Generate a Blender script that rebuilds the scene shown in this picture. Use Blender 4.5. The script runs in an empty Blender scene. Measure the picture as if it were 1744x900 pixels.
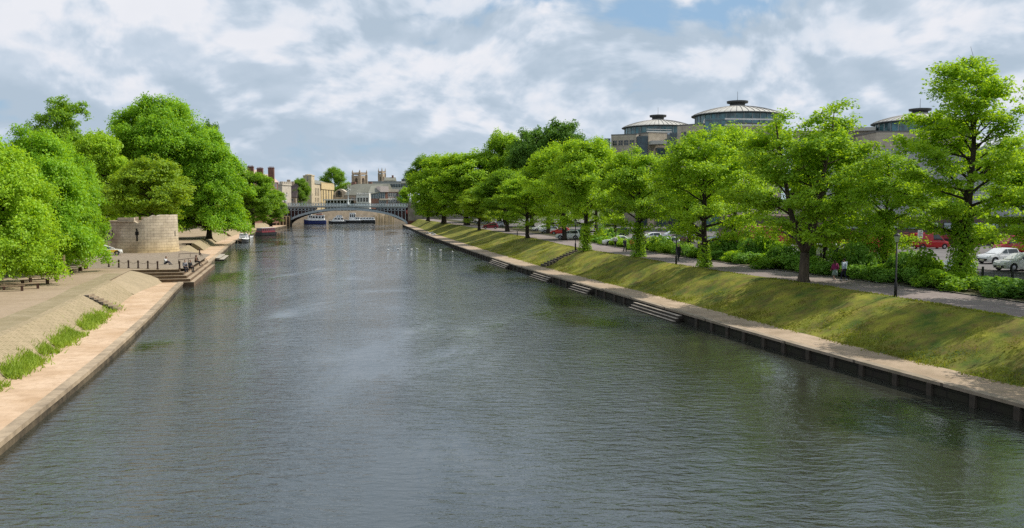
import bpy, bmesh, math, random
import numpy as np
from mathutils import Vector, Matrix
R = math.radians
random.seed(7)
S = bpy.context.scene
COL = S.collection
# ---------------------------------------------------------------- camera frame
F, CX, CY, H = 1500.0, 872.0, 450.0, 9.3
WZ = .28                                # water level
PIT = math.atan(101 / 1500)
def ray(px, py):
    v = -(py - CY) / F
    return Vector(((px - CX) / F, math.cos(PIT) + v * math.sin(PIT), -math.sin(PIT) + v * math.cos(PIT)))
def g(px, py, z):                      # point of a ground level
    d = ray(px, py); t = (z - H) / d.z
    return Vector((d.x * t, d.y * t, z))
def at(px, py, Y):                     # point at a distance
    d = ray(px, py); t = Y / d.y
    return Vector((d.x * t, Y, H + d.z * t))
def XX(px, Y): return at(px, 349, Y).x
def ZZ(py, Y): return at(872, py, Y).z

# ---------------------------------------------------------------- objects
def tag(o, label=None, cat=None, group=None, kind=None):
    if label: o['label'] = label
    if cat: o['category'] = cat
    if group: o['group'] = group
    if kind: o['kind'] = kind
    return o
def thing(name, label, cat, loc=(0, 0, 0), rz=0, group=None, scale=None):
    o = bpy.data.objects.new(name, None); COL.objects.link(o)
    o.location = loc; o.rotation_euler = (0, 0, rz)
    o.empty_display_size = .3
    if scale: o.scale = scale
    return tag(o, label, cat, group)
def kids(o): return [c for c in bpy.data.objects if c.parent == o]
KID = {}
def link(name, me, parent=None, loc=None):
    o = bpy.data.objects.new(name, me); COL.objects.link(o)
    if parent is not None:
        o.parent = parent; KID.setdefault(parent.name, []).append(o)
    if loc is not None: o.location = loc
    return o
def dup(o, parent=None):
    c = o.copy(); COL.objects.link(c)
    if parent is not None:
        c.parent = parent; KID.setdefault(parent.name, []).append(c)
    for k in KID.get(o.name, []): dup(k, c)
    return c

class MB:
    def __init__(s): s.v = []; s.f = []
    def add(s, vs, fs, M=None):
        n = len(s.v)
        s.v += [tuple(M @ Vector(p)) if M else tuple(p) for p in vs]
        s.f += [tuple(i + n for i in f) for f in fs]
        return s
    def bx(s, x0, x1, y0, y1, z0, z1, M=None):
        vs = [(x, y, z) for z in (z0, z1) for y in (y0, y1) for x in (x0, x1)]
        return s.add(vs, [(0, 2, 3, 1), (4, 5, 7, 6), (0, 1, 5, 4), (2, 6, 7, 3), (0, 4, 6, 2), (1, 3, 7, 5)], M)
    def box(s, c, d, rz=0):
        M = Matrix.Translation(c) @ Matrix.Rotation(rz, 4, 'Z')
        return s.bx(-d[0] / 2, d[0] / 2, -d[1] / 2, d[1] / 2, -d[2] / 2, d[2] / 2, M)
    def prism(s, poly, z0, z1, ztop=None):
        n = len(poly)
        a = sum(poly[i][0] * poly[(i + 1) % n][1] - poly[(i + 1) % n][0] * poly[i][1] for i in range(n))
        if a < 0:
            poly = poly[::-1]
            if ztop: ztop = ztop[::-1]
        vs = [(p[0], p[1], z0) for p in poly] + [(p[0], p[1], ztop[i] if ztop else z1) for i, p in enumerate(poly)]
        return s.add(vs, [tuple(range(n))[::-1], tuple(range(n, 2 * n))] + [(i, (i + 1) % n, n + (i + 1) % n, n + i) for i in range(n)])
    def tube(s, pts, rad, n=6, cap=True):
        pts = [Vector(p) for p in pts]; rings = []
        if not hasattr(rad, '__len__'): rad = [rad] * len(pts)
        ref = None
        for i, p in enumerate(pts):
            d = (pts[min(i + 1, len(pts) - 1)] - pts[max(i - 1, 0)])
            d = d.normalized() if d.length > 1e-9 else Vector((0, 0, 1))
            if ref is None: ref = Vector((1, 0, 0)) if abs(d.x) < .8 else Vector((0, 1, 0))
            u = (ref - d * ref.dot(d)).normalized(); w = d.cross(u); ref = u
            rings.append([p + (u * math.cos(2 * math.pi * k / n) + w * math.sin(2 * math.pi * k / n)) * rad[i] for k in range(n)])
        return s.loft(rings, cap)
    def loft(s, rings, cap=True, closed=True):
        n = len(rings[0]); vs = [p for r in rings for p in r]; fs = []
        for i in range(len(rings) - 1):
            for k in range(n if closed else n - 1):
                k2 = (k + 1) % n
                fs.append((i * n + k, i * n + k2, (i + 1) * n + k2, (i + 1) * n + k))
        if cap:
            fs.append(tuple(range(n))[::-1]); fs.append(tuple((len(rings) - 1) * n + k for k in range(n)))
        return s.add(vs, fs)
    def lathe(s, prof, n=24, c=(0, 0, 0), cap=False):
        return s.loft([[(c[0] + r * math.cos(2 * math.pi * k / n), c[1] + r * math.sin(2 * math.pi * k / n), c[2] + z) for k in range(n)] for r, z in prof], cap)
    def ball(s, c, r, n=10, m=7):
        if not hasattr(r, '__len__'): r = (r, r, r)
        return s.loft([[(c[0] + r[0] * math.sin(a) * math.cos(2 * math.pi * k / n), c[1] + r[1] * math.sin(a) * math.sin(2 * math.pi * k / n), c[2] - r[2] * math.cos(a)) for k in range(n)]
                       for a in [math.pi * (j + .02) / (m + .04) for j in range(m + 1)]])
    def capsule(s, a, b, ra, rb, n=10):
        a, b = Vector(a), Vector(b); d = (b - a); L = d.length
        d = d / L if L > 1e-6 else Vector((0, 0, 1))
        pts, rr = [], []
        for t in (-.98, -.7, -.35, 0): pts.append(a + d * ra * t); rr.append(ra * math.sqrt(1 - t * t))
        for t in (0, .35, .7, .98): pts.append(b + d * rb * t); rr.append(rb * math.sqrt(1 - t * t))
        return s.tube(pts, rr, n)
    def wall(s, P, Q, z0, z1, o0, o1):     # thin slab on the vertical plane P->Q, outward = right of P->Q
        P, Q = Vector((P[0], P[1])), Vector((Q[0], Q[1])); d = (Q - P).normalized(); nn = Vector((d.y, -d.x))
        c = [P + nn * o0, Q + nn * o0, Q + nn * o1, P + nn * o1]
        return s.prism([(p.x, p.y) for p in c], z0, z1)
    def build(s, name, m, parent=None, smooth=False, org=None, flip=False):
        me = bpy.data.meshes.new(name)
        vs = s.v
        if org is not None: vs = [(x - org[0], y - org[1], z - org[2]) for x, y, z in vs]
        me.from_pydata(vs, [], s.f); me.materials.append(m)
        bm = bmesh.new(); bm.from_mesh(me); bmesh.ops.recalc_face_normals(bm, faces=bm.faces); bm.to_mesh(me); bm.free()
        if smooth:
            me.polygons.foreach_set('use_smooth', [True] * len(me.polygons))
        o = link(name, me, parent)
        if org is not None and parent is None: o.location = org
        return o

# ---------------------------------------------------------------- materials
def N(nt, typ, ins=None, **props):
    n = nt.nodes.new(typ)
    for k, v in props.items(): setattr(n, k, v)
    for k, v in (ins or {}).items():
        if isinstance(v, bpy.types.NodeSocket): nt.links.new(v, n.inputs[k])
        else: n.inputs[k].default_value = v
    return n
def math_(nt, op, a, b=0.0, c=None, clamp=False):
    i = {0: a, 1: b}
    if c is not None: i[2] = c
    return N(nt, 'ShaderNodeMath', i, operation=op, use_clamp=clamp).outputs[0]
def ramp(nt, fac, stops):
    n = N(nt, 'ShaderNodeValToRGB', {0: fac}); cr = n.color_ramp
    while len(cr.elements) < len(stops): cr.elements.new(.5)
    for e, (p, c) in zip(cr.elements, stops): e.position = p; e.color = (*c, 1) if len(c) == 3 else c
    return n.outputs[0]
def mixc(nt, f, a, b, bt='MIX'):
    n = N(nt, 'ShaderNodeMix', {}, data_type='RGBA', blend_type=bt)
    for k, v in ((0, f), (6, a), (7, b)):
        if isinstance(v, bpy.types.NodeSocket): nt.links.new(v, n.inputs[k])
        else: n.inputs[k].default_value = v if k == 0 else ((*v, 1) if len(v) == 3 else v)
    return n.outputs[2]
def newmat(name):
    m = bpy.data.materials.new(name); m.use_nodes = True
    nt = m.node_tree; nt.nodes.clear()
    out = nt.nodes.new('ShaderNodeOutputMaterial')
    return m, nt, out
MATS = {}
def M(name, col, rough=.8, var=.25, scale=2.0, bump=.0, col2=None, metal=0, spec=.35, coord='Object', big=True, streak=False):
    if name in MATS: return MATS[name]
    m, nt, out = newmat(name)
    tc = N(nt, 'ShaderNodeTexCoord')
    vec = tc.outputs['Object'] if coord == 'Object' else N(nt, 'ShaderNodeNewGeometry').outputs['Position']
    if streak: vec = N(nt, 'ShaderNodeMapping', {0: vec, 3: (1, 1, .2)}).outputs[0]
    n1 = N(nt, 'ShaderNodeTexNoise', {'Vector': vec, 'Scale': scale, 'Detail': 6.0, 'Roughness': .65}).outputs[0]
    n2 = N(nt, 'ShaderNodeTexNoise', {'Vector': vec, 'Scale': scale * .13, 'Detail': 3.0}).outputs[0]
    c2 = col2 or tuple(c * (1 - var * 1.6) for c in col)
    c1 = tuple(min(1, c * (1 + var * .5)) for c in col)
    f = math_(nt, 'ADD', math_(nt, 'MULTIPLY', n1, .55), math_(nt, 'MULTIPLY', n2, .45))
    c = ramp(nt, f, [(.34, c2), (.66, c1)])
    b = N(nt, 'ShaderNodeBsdfPrincipled', {'Base Color': c, 'Roughness': rough, 'Metallic': metal, 'Specular IOR Level': spec})
    if bump:
        bn = N(nt, 'ShaderNodeBump', {'Height': n1, 'Strength': bump, 'Distance': .056})
        nt.links.new(bn.outputs[0], b.inputs['Normal'])
    nt.links.new(b.outputs[0], out.inputs[0])
    MATS[name] = m
    return m
def Mbrick(name, col, col2, mortar, bw=.9, bh=.4, rough=.85, mode='xy_z', rad=1.0, ms=.025, dirt=.5, bump=.5, dirtcol=(.05, .045, .035)):
    if name in MATS: return MATS[name]
    m, nt, out = newmat(name)
    pos = N(nt, 'ShaderNodeTexCoord').outputs['Object']
    sp = N(nt, 'ShaderNodeSeparateXYZ', {0: pos})
    x, y, z = sp.outputs
    if mode == 'cyl':
        u = math_(nt, 'MULTIPLY', math_(nt, 'ARCTAN2', y, x), rad); w = z
    elif mode == 'flat': u, w = x, y
    else: u = math_(nt, 'ADD', x, y); w = z
    v = N(nt, 'ShaderNodeCombineXYZ', {0: u, 1: w, 2: 0.0}).outputs[0]
    br = N(nt, 'ShaderNodeTexBrick', {'Vector': v, 'Color1': (*col, 1), 'Color2': (*col2, 1), 'Mortar': (*mortar, 1), 'Scale': 1.0, 'Mortar Size': ms, 'Mortar Smooth': .3, 'Bias': 0.0, 'Brick Width': bw, 'Row Height': bh})
    n1 = N(nt, 'ShaderNodeTexNoise', {'Vector': pos, 'Scale': .8, 'Detail': 7.0, 'Roughness': .7}).outputs[0]
    d = ramp(nt, n1, [(.42, (0, 0, 0)), (.72, (1, 1, 1))])
    c = mixc(nt, math_(nt, 'MULTIPLY', d, dirt), br.outputs[0], dirtcol)
    if mode == 'cyl':     # lowest courses stained yellower, left side darker in noisy patches
        wz = N(nt, 'ShaderNodeMapRange', {0: z, 1: .4, 2: 2.6, 3: .75, 4: 0.0}).outputs[0]
        c = mixc(nt, wz, c, (.92, .80, .52), 'MULTIPLY')
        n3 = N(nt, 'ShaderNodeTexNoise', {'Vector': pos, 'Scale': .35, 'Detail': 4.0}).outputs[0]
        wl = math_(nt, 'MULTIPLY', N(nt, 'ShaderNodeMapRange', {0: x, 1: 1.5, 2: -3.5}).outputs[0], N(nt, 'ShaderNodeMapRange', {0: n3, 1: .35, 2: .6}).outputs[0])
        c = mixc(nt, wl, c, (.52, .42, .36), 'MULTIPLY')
    b = N(nt, 'ShaderNodeBsdfPrincipled', {'Base Color': c, 'Roughness': rough, 'Specular IOR Level': .25})
    if bump:
        hh = math_(nt, 'SUBTRACT', math_(nt, 'MULTIPLY', n1, .6), br.outputs[1])
        bn = N(nt, 'ShaderNodeBump', {'Height': hh, 'Strength': bump, 'Distance': .04})
        nt.links.new(bn.outputs[0], b.inputs['Normal'])
    nt.links.new(b.outputs[0], out.inputs[0]); MATS[name] = m
    return m
def Mleaf(name, d1, d2, tr, ysh=.5):
    m, nt, out = newmat(name)
    a = N(nt, 'ShaderNodeAttribute', attribute_name='tint').outputs['Fac']
    oi = N(nt, 'ShaderNodeObjectInfo').outputs['Random']
    f = math_(nt, 'ADD', math_(nt, 'MULTIPLY', a, .72), math_(nt, 'MULTIPLY', oi, .28))
    c = ramp(nt, f, [(.0, d1), (1, d2)])
    t = mixc(nt, .5, c, tr)
    df = N(nt, 'ShaderNodeBsdfDiffuse', {0: c}); tl = N(nt, 'ShaderNodeBsdfTranslucent', {0: t})
    mx = N(nt, 'ShaderNodeMixShader', {0: ysh, 1: df.outputs[0], 2: tl.outputs[0]})
    gl = N(nt, 'ShaderNodeBsdfGlossy', {0: (1, 1, 1, 1), 1: .6})
    mg = N(nt, 'ShaderNodeMixShader', {0: .02, 1: mx.outputs[0], 2: gl.outputs[0]})
    nt.links.new(mg.outputs[0], out.inputs[0]); MATS[name] = m
    return m
def Mglass(name, col=(.02, .03, .035), rough=.08):
    if name in MATS: return MATS[name]
    m, nt, out = newmat(name)
    n1 = N(nt, 'ShaderNodeTexNoise', {'Vector': N(nt, 'ShaderNodeTexCoord').outputs['Object'], 'Scale': .7, 'Detail': 2.0}).outputs[0]
    c = ramp(nt, n1, [(.35, tuple(k * .5 for k in col)), (.65, tuple(k * 1.5 for k in col))])
    b = N(nt, 'ShaderNodeBsdfPrincipled', {'Base Color': c, 'Roughness': rough, 'Specular IOR Level': .7})
    nt.links.new(b.outputs[0], out.inputs[0]); MATS[name] = m
    return m
def paint(name, col, rough=.25):
    if name in MATS: return MATS[name]
    m, nt, out = newmat(name)
    n1 = N(nt, 'ShaderNodeTexNoise', {'Vector': N(nt, 'ShaderNodeTexCoord').outputs['Object'], 'Scale': 1.5, 'Detail': 5.0}).outputs[0]
    c = ramp(nt, n1, [(.3, tuple(k * .82 for k in col)), (.6, col)])
    b = N(nt, 'ShaderNodeBsdfPrincipled', {'Base Color': c, 'Roughness': rough, 'Coat Weight': .3, 'Coat Roughness': .1})
    nt.links.new(b.outputs[0], out.inputs[0]); MATS[name] = m
    return m

leaf_lime = Mleaf('leaf_lime', (.105, .27, .008), (.46, .69, .024), (.55, .71, .012))
leaf_bright = Mleaf('leaf_bright', (.115, .29, .008), (.40, .70, .022), (.50, .70, .012))
leaf_yellow = Mleaf('leaf_yellow', (.13, .30, .008), (.45, .70, .022), (.54, .70, .012))
leaf_mid = Mleaf('leaf_mid', (.08, .20, .008), (.30, .52, .022), (.38, .55, .012))
leaf_dark = Mleaf('leaf_dark', (.055, .15, .012), (.18, .36, .035), (.22, .38, .02), .4)
leaf_olive = Mleaf('leaf_olive', (.11, .22, .008), (.36, .56, .022), (.50, .58, .012))
leaf_hedge = Mleaf('leaf_hedge', (.05, .15, .012), (.24, .46, .05), (.28, .46, .02), .4)
leaf_grass = Mleaf('leaf_grass', (.09, .065, .02), (.36, .42, .035), (.40, .42, .02), .3)
leaf_weed = Mleaf('leaf_weed', (.14, .24, .012), (.42, .54, .06), (.36, .48, .02), .35)
bark = M('bark', (.055, .042, .03), .95, .5, 5, .8, streak=True)
bark_grey = M('bark_grey', (.11, .085, .062), .95, .45, 5, .8, streak=True)

# ---------------------------------------------------------------- world, sun
SUN_AZ, SUN_EL = math.atan2(.95, .25), R(48)
W = bpy.data.worlds.new("World"); S.world = W; W.use_nodes = True
nt = W.node_tree; nt.nodes.clear()
wo = nt.nodes.new('ShaderNodeOutputWorld')
sky = N(nt, 'ShaderNodeTexSky', sky_type='NISHITA', sun_disc=False)
sky.sun_elevation = SUN_EL; sky.sun_rotation = SUN_AZ; sky.air_density = 1.0; sky.dust_density = .6; sky.ozone_density = 1.6
d = N(nt, 'ShaderNodeTexCoord').outputs['Generated']
sx, sy, sz = N(nt, 'ShaderNodeSeparateXYZ', {0: d}).outputs
zc = math_(nt, 'MAXIMUM', sz, 0.0)
# elevation stretched so that cloud banks flatten towards the horizon
ze = math_(nt, 'MULTIPLY', math_(nt, 'POWER', zc, .72), 1.35)
def cloud(dz, seedoff):
    v = N(nt, 'ShaderNodeCombineXYZ', {0: sx, 1: sy, 2: math_(nt, 'ADD', ze, dz)}).outputs[0]
    v = N(nt, 'ShaderNodeVectorMath', {0: v, 1: seedoff}, operation='ADD').outputs[0]
    a = N(nt, 'ShaderNodeTexNoise', {'Vector': v, 'Scale': 5.5, 'Detail': 6.0, 'Roughness': .58, 'Distortion': .35}).outputs[0]
    b = N(nt, 'ShaderNodeTexNoise', {'Vector': v, 'Scale': 1.9, 'Detail': 2.0, 'Roughness': .5}).outputs[0]
    vo = N(nt, 'ShaderNodeTexNoise', {'Vector': v, 'Scale': 11.0, 'Detail': 3.0, 'Roughness': .5}).outputs[0]
    vo = math_(nt, 'ABSOLUTE', math_(nt, 'SUBTRACT', vo, .5))
    e = math_(nt, 'ADD', math_(nt, 'MULTIPLY', a, .62), math_(nt, 'MULTIPLY', b, .36))
    return math_(nt, 'ADD', e, math_(nt, 'MULTIPLY', math_(nt, 'SUBTRACT', vo, .08), .38))
off = (3.1, 1.7, 5.3)
d0 = cloud(0.0, off); d1 = cloud(.055, off); d2 = cloud(.16, off)
def blob(px, py, ax, az):     # a soft lens in the world's directions
    c = ray(px, py).normalized()
    zz = 1.35 * max(c.z, 0) ** .72
    u = math_(nt, 'DIVIDE', math_(nt, 'SUBTRACT', sx, c.x), ax)
    w = math_(nt, 'DIVIDE', math_(nt, 'SUBTRACT', ze, zz), az)
    r2 = math_(nt, 'ADD', math_(nt, 'MULTIPLY', u, u), math_(nt, 'MULTIPLY', w, w))
    return math_(nt, 'POWER', 2.718, math_(nt, 'MULTIPLY', r2, -1.0))
gap = math_(nt, 'ADD', math_(nt, 'MULTIPLY', blob(1180, 8, .11, .035), .16), math_(nt, 'MULTIPLY', blob(850, -10, .12, .04), .10))
gap = math_(nt, 'ADD', gap, math_(nt, 'MULTIPLY', blob(60, 190, .08, .06), -.04))
dens = math_(nt, 'SUBTRACT', d0, gap)
# over the visible part the cover is nearly closed
mask = N(nt, 'ShaderNodeMapRange', {0: dens, 1: .335, 2: .425}, interpolation_type='SMOOTHSTEP').outputs[0]
lit = N(nt, 'ShaderNodeMapRange', {0: math_(nt, 'SUBTRACT', d0, d1), 1: -.052, 2: .08}, interpolation_type='SMOOTHSTEP').outputs[0]
lit2 = N(nt, 'ShaderNodeMapRange', {0: math_(nt, 'SUBTRACT', d0, d2), 1: -.10, 2: .12}).outputs[0]
l = math_(nt, 'ADD', math_(nt, 'MULTIPLY', lit, .55), math_(nt, 'MULTIPLY', lit2, .45))
thick = N(nt, 'ShaderNodeMapRange', {0: d0, 1: .45, 2: .68}).outputs[0]
ccol = ramp(nt, l, [(.08, (4.5, 5.5, 6.6)), (.40, (5.7, 6.6, 7.7)), (.66, (7.1, 7.7, 8.6)), (.95, (8.6, 8.7, 9.2))])
ccol = mixc(nt, math_(nt, 'MULTIPLY', thick, .15), ccol, (4.9, 5.7, 6.7))
blue = mixc(nt, .7, sky.outputs[0], (3.3, 5.2, 7.4))
final = mixc(nt, mask, blue, ccol)
hz = N(nt, 'ShaderNodeMapRange', {0: zc, 1: 0.0, 2: .09, 3: .45, 4: 0.0}).outputs[0]
final = mixc(nt, hz, final, (5.2, 6.1, 7.2))
bg = N(nt, 'ShaderNodeBackground', {0: final, 1: .1})
nt.links.new(bg.outputs[0], wo.inputs[0])
sl = bpy.data.lights.new('sun', 'SUN'); sl.energy = 5.2; sl.angle = R(.53); sl.color = (1, .95, .86)
so = bpy.data.objects.new('sun', sl); COL.objects.link(so)
sd = Vector((math.sin(SUN_AZ) * math.cos(SUN_EL), math.cos(SUN_AZ) * math.cos(SUN_EL), math.sin(SUN_EL)))
so.rotation_euler = (-sd).to_track_quat('-Z', 'Y').to_euler(); so.location = (60, 0, 80)

cam = bpy.data.cameras.new('camera'); co = bpy.data.objects.new('camera', cam); COL.objects.link(co)
cam.sensor_width = 36; cam.lens = F / 1744 * 36; cam.clip_end = 9000; cam.clip_start = .3
co.location = (0, 0, H); co.rotation_euler = (R(90) - PIT, 0, 0); S.camera = co
S.view_settings.view_transform = 'Standard'; S.view_settings.look = 'None'; S.view_settings.exposure = 0; S.view_settings.gamma = 1
S.render.engine = 'CYCLES'
S.cycles.max_bounces = 7; S.cycles.diffuse_bounces = 3; S.cycles.glossy_bounces = 3; S.cycles.transmission_bounces = 4; S.cycles.transparent_max_bounces = 4
S.cycles.use_denoising = False; S.cycles.sample_clamp_indirect = 6
S.cycles.caustics_reflective = False; S.cycles.caustics_refractive = False

# ---------------------------------------------------------------- bank lines as X(Y)
YS = np.concatenate([np.arange(-45, 130, 1.25), np.arange(130, 376, 3.0)])
def line(pts, near=-.265, far=None, sm=3.0):
    p = sorted([(q[1], q[0]) for q in pts]); y = np.array([a for a, _ in p]); x = np.array([b for _, b in p])
    y0, x0 = y[0], x[0]
    y = np.concatenate([[-80], y]); x = np.concatenate([[x0 + near * (-80 - y0)], x])
    fs = far if far is not None else (x[-1] - x[-2]) / (y[-1] - y[-2])
    y = np.concatenate([y, [500]]); x = np.concatenate([x, [x[-1] + fs * (500 - y[-2])]])
    yy = np.arange(-80, 500, 1.0); xx = np.interp(yy, y, x)
    k = np.exp(-.5 * (np.arange(-12, 13) / sm) ** 2); k /= k.sum()
    xs = np.convolve(np.pad(xx, 12, mode='edge'), k, 'valid'); xs[:15] = xx[:15]; xs[-15:] = xx[-15:]
    return lambda Y: float(np.interp(Y, yy, xs))
Z_LEDGE, Z_TOP, Z_LL, Z_LT = 1.0, 3.25, .75, 2.1
RE = line([g(a, b, Z_LEDGE) for a, b in [(1744, 690), (1494, 625), (1310, 575), (1161, 532.7), (1045, 498.5), (938, 469.7), (871, 450), (796, 425), (761, 412.8), (725, 399.7)]] + [(-41.5, 345)], sm=6)
RT = line([g(a, b, Z_TOP) for a, b in [(1744, 546.8), (1524, 508.4), (1363, 482), (1213, 463), (1081, 440), (981, 424), (900, 405.7), (814, 389.7)]] + [(-35, 350)], sm=8)
RB = lambda Y: RE(Y) + 2.9
LE = line([g(a, b, Z_LL) for a, b in [(0, 753), (84, 690), (187, 604), (261, 535), (309, 483)]] + [(-45.8, 134), (-63.5, 200), (-80, 273), (-91, 346)], sm=6)
LB = lambda Y: LE(Y) - 3.5
LT = lambda Y: LE(Y) - 5.8

def strip(name, fa, fb, za, zb, m, ya=-45, yb=375, nx=1, jit=0, kind='structure', fz=None, smooth=True):
    ys = [y for y in YS if ya < y < yb]; ys = [ya] + ys + [yb]
    b = MB(); rng = np.random.default_rng(5); rows = []
    for y in ys:
        xa, xb = fa(y), fb(y); row = []
        for i in range(nx + 1):
            t = i / nx; z = za + (zb - za) * t
            if fz: z = fz(t, y)
            j = rng.normal(0, jit) if 0 < i < nx else 0
            row.append((xa + (xb - xa) * t, y, z + j))
        rows.append(row)
    b.loft(rows, cap=False, closed=False)
    o = b.build(name, m, smooth=smooth)
    for p in o.data.polygons: pass
    if kind: o['kind'] = kind
    return o

# ground materials
def Mground(name, c1, c2, c3, s1=.35, s2=4.0, bump=.3, rough=.95, streaks=None):
    m, nt, out = newmat(name)
    pos = N(nt, 'ShaderNodeNewGeometry').outputs['Position']
    a = N(nt, 'ShaderNodeTexNoise', {'Vector': pos, 'Scale': s1, 'Detail': 5.0, 'Roughness': .6}).outputs[0]
    b = N(nt, 'ShaderNodeTexNoise', {'Vector': pos, 'Scale': s2, 'Detail': 8.0, 'Roughness': .75}).outputs[0]
    c = ramp(nt, a, [(.35, c1), (.65, c2)])
    c = mixc(nt, ramp(nt, b, [(.45, (0, 0, 0)), (.7, (.75, .75, .75))]), c, c3)
    p = N(nt, 'ShaderNodeBsdfPrincipled', {'Base Color': c, 'Roughness': rough, 'Specular IOR Level': .2})
    bn = N(nt, 'ShaderNodeBump', {'Height': b, 'Strength': bump, 'Distance': .1})
    nt.links.new(bn.outputs[0], p.inputs['Normal']); nt.links.new(p.outputs[0], out.inputs[0]); MATS[name] = m
    return m
m_grass = Mground('bank_grass', (.06, .10, .014), (.27, .26, .03), (.16, .085, .04), .5, .9, 1.0)  # mossy brown patches, darkened to stand in for tree shade as well
m_verge = Mground('verge_grass', (.10, .11, .03), (.17, .16, .05), (.10, .08, .04), .4, 3)
m_soil = Mground('bed_soil', (.05, .04, .025), (.08, .075, .03), (.03, .05, .012), .5, 3)
m_asph = Mground('path_asphalt', (.20, .165, .155), (.27, .225, .205), (.15, .125, .115), .3, 6, .15)
m_park = Mground('carpark_asphalt', (.13, .12, .118), (.19, .175, .17), (.09, .085, .08), .2, 6, .15)
m_ledge = Mground('ledge_concrete', (.30, .225, .155), (.45, .345, .25), (.19, .15, .09), .45, 1.8, .4)
m_sand = Mground('ledge_sand', (.44, .30, .185), (.58, .43, .30), (.34, .23, .14), .3, 1.6, .4)
m_espl = Mground('esplanade_gravel', (.30, .225, .145), (.37, .285, .195), (.21, .16, .105), .25, 5, .2)
m_lverge = Mground('esplanade_verge', (.25, .20, .115), (.32, .26, .165), (.17, .15, .075), .5, 3, .5)
m_field = Mground('field', (.06, .09, .02), (.10, .12, .03), (.05, .06, .02), .05, .8)
m_ramp = Mground('ramp_asphalt', (.30, .24, .155), (.36, .285, .185), (.22, .18, .11), .5, 3)
m_earth = Mground('tree_bed_earth', (.13, .10, .06), (.20, .16, .09), (.08, .08, .035), .4, 4, .6)

# water -----------------------------------------------------------
mw, nt, out = newmat('river_water')
pos = N(nt, 'ShaderNodeNewGeometry').outputs['Position']
def wv(sc, rot, s, det=3.0, dist=0.0, rg=.55):
    v = N(nt, 'ShaderNodeMapping', {0: pos, 2: (0, 0, rot), 3: sc}).outputs[0]
    return N(nt, 'ShaderNodeTexNoise', {'Vector': v, 'Scale': s, 'Detail': det, 'Roughness': rg, 'Distortion': dist}).outputs[0]
w1 = wv((.7, 1.5, 1), .25, 1.5, 4, .5); w2 = wv((.75, 1.5, 1), -.35, 2.6, 4, .3); w3 = wv((1, 1, 1), 0, .22, 2)
patch = wv((1.0, .40, 1), .26, .085, 5, .6)
amp = N(nt, 'ShaderNodeMapRange', {0: patch, 1: .38, 2: .60, 3: .22, 4: 1.35}).outputs[0]
h = math_(nt, 'ADD', math_(nt, 'MULTIPLY', w1, 1.0), math_(nt, 'MULTIPLY', w2, .55))
h = math_(nt, 'ADD', math_(nt, 'MULTIPLY', h, amp), math_(nt, 'MULTIPLY', w3, .5))
bn = N(nt, 'ShaderNodeBump', {'Height': h, 'Strength': 1.0, 'Distance': .08})
bcol = ramp(nt, w3, [(.3, (.024, .025, .018)), (.7, (.036, .037, .028))])
p = N(nt, 'ShaderNodeBsdfPrincipled', {'Base Color': bcol, 'Roughness': .04, 'IOR': 2.0, 'Specular IOR Level': .7, 'Specular Tint': (.70, .87, 1.0, 1), 'Normal': bn.outputs[0]})
nt.links.new(p.outputs[0], out.inputs[0])
wb = MB(); wb.add([(-260, -60, WZ), (160, -60, WZ), (160, 560, WZ), (-260, 560, WZ)], [(0, 1, 2, 3)])
o = wb.build('river_water', mw); o['kind'] = 'structure'

# ground, right bank ---------------------------------------------
strip('quay_path', lambda y: RE(y) + .45, lambda y: RB(y) + .3, Z_LEDGE, Z_LEDGE + .03, m_ledge, nx=3, jit=.006)
rngb = np.random.default_rng(3)
bumps = {}
def bankz(t, y):
    z = Z_LEDGE + .01 + (Z_TOP - Z_LEDGE - .01) * (t * t * (3 - 2 * t) * .45 + t * .55)
    k = min(t, 1 - t) * 2
    return z + k * (.10 * math.sin(y * .9 + t * 7) * math.sin(y * .37 + 2) + .06 * math.sin(y * 2.3 - t * 9))
strip('grass_bank', RB, RT, 0, 0, m_grass, nx=12, fz=bankz)
strip('grass_verge', RT, lambda y: RT(y) + .75, Z_TOP, Z_TOP + .01, m_grass)
strip('riverside_path', lambda y: RT(y) + .75, lambda y: RT(y) + 6.2, Z_TOP + .012, Z_TOP + .012, m_asph, nx=2)
strip('path_kerb', lambda y: RT(y) + 6.2, lambda y: RT(y) + 6.35, Z_TOP + .09, Z_TOP + .09, M('kerb_stone', (.30, .26, .22)))
strip('planting_bed', lambda y: RT(y) + 6.35, lambda y: RT(y) + 12.2, Z_TOP + .05, Z_TOP + .05, m_soil, nx=4, jit=.05)
strip('car_park', lambda y: RT(y) + 12.2, lambda y: RT(y) + 90, Z_TOP + .02, Z_TOP + .02, m_park)
strip('far_field', lambda y: RT(y) + 90, lambda y: 3000, Z_TOP + .01, Z_TOP + .01, m_field)
gb = MB(); gb.add([(-3500, 431, 3.0), (XX(470, 431), 431, 3.0), (XX(715, 479), 479, 3.0), (3500, 479, 3.0), (3500, 6000, 3.0), (-3500, 6000, 3.0)], [(0, 1, 2, 3, 4, 5)])
gb.add([(-3500, 375, 3.0), (-108, 375, 3.0), (-108, 431, 3.0), (-3500, 431, 3.0)], [(0, 1, 2, 3)])
gb.add([(-30, 375, 3.2), (3500, 375, 3.2), (3500, 479, 3.2), (-30, 479, 3.2)], [(0, 1, 2, 3)])
o = gb.build('ground', m_field); o['kind'] = 'structure'

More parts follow.
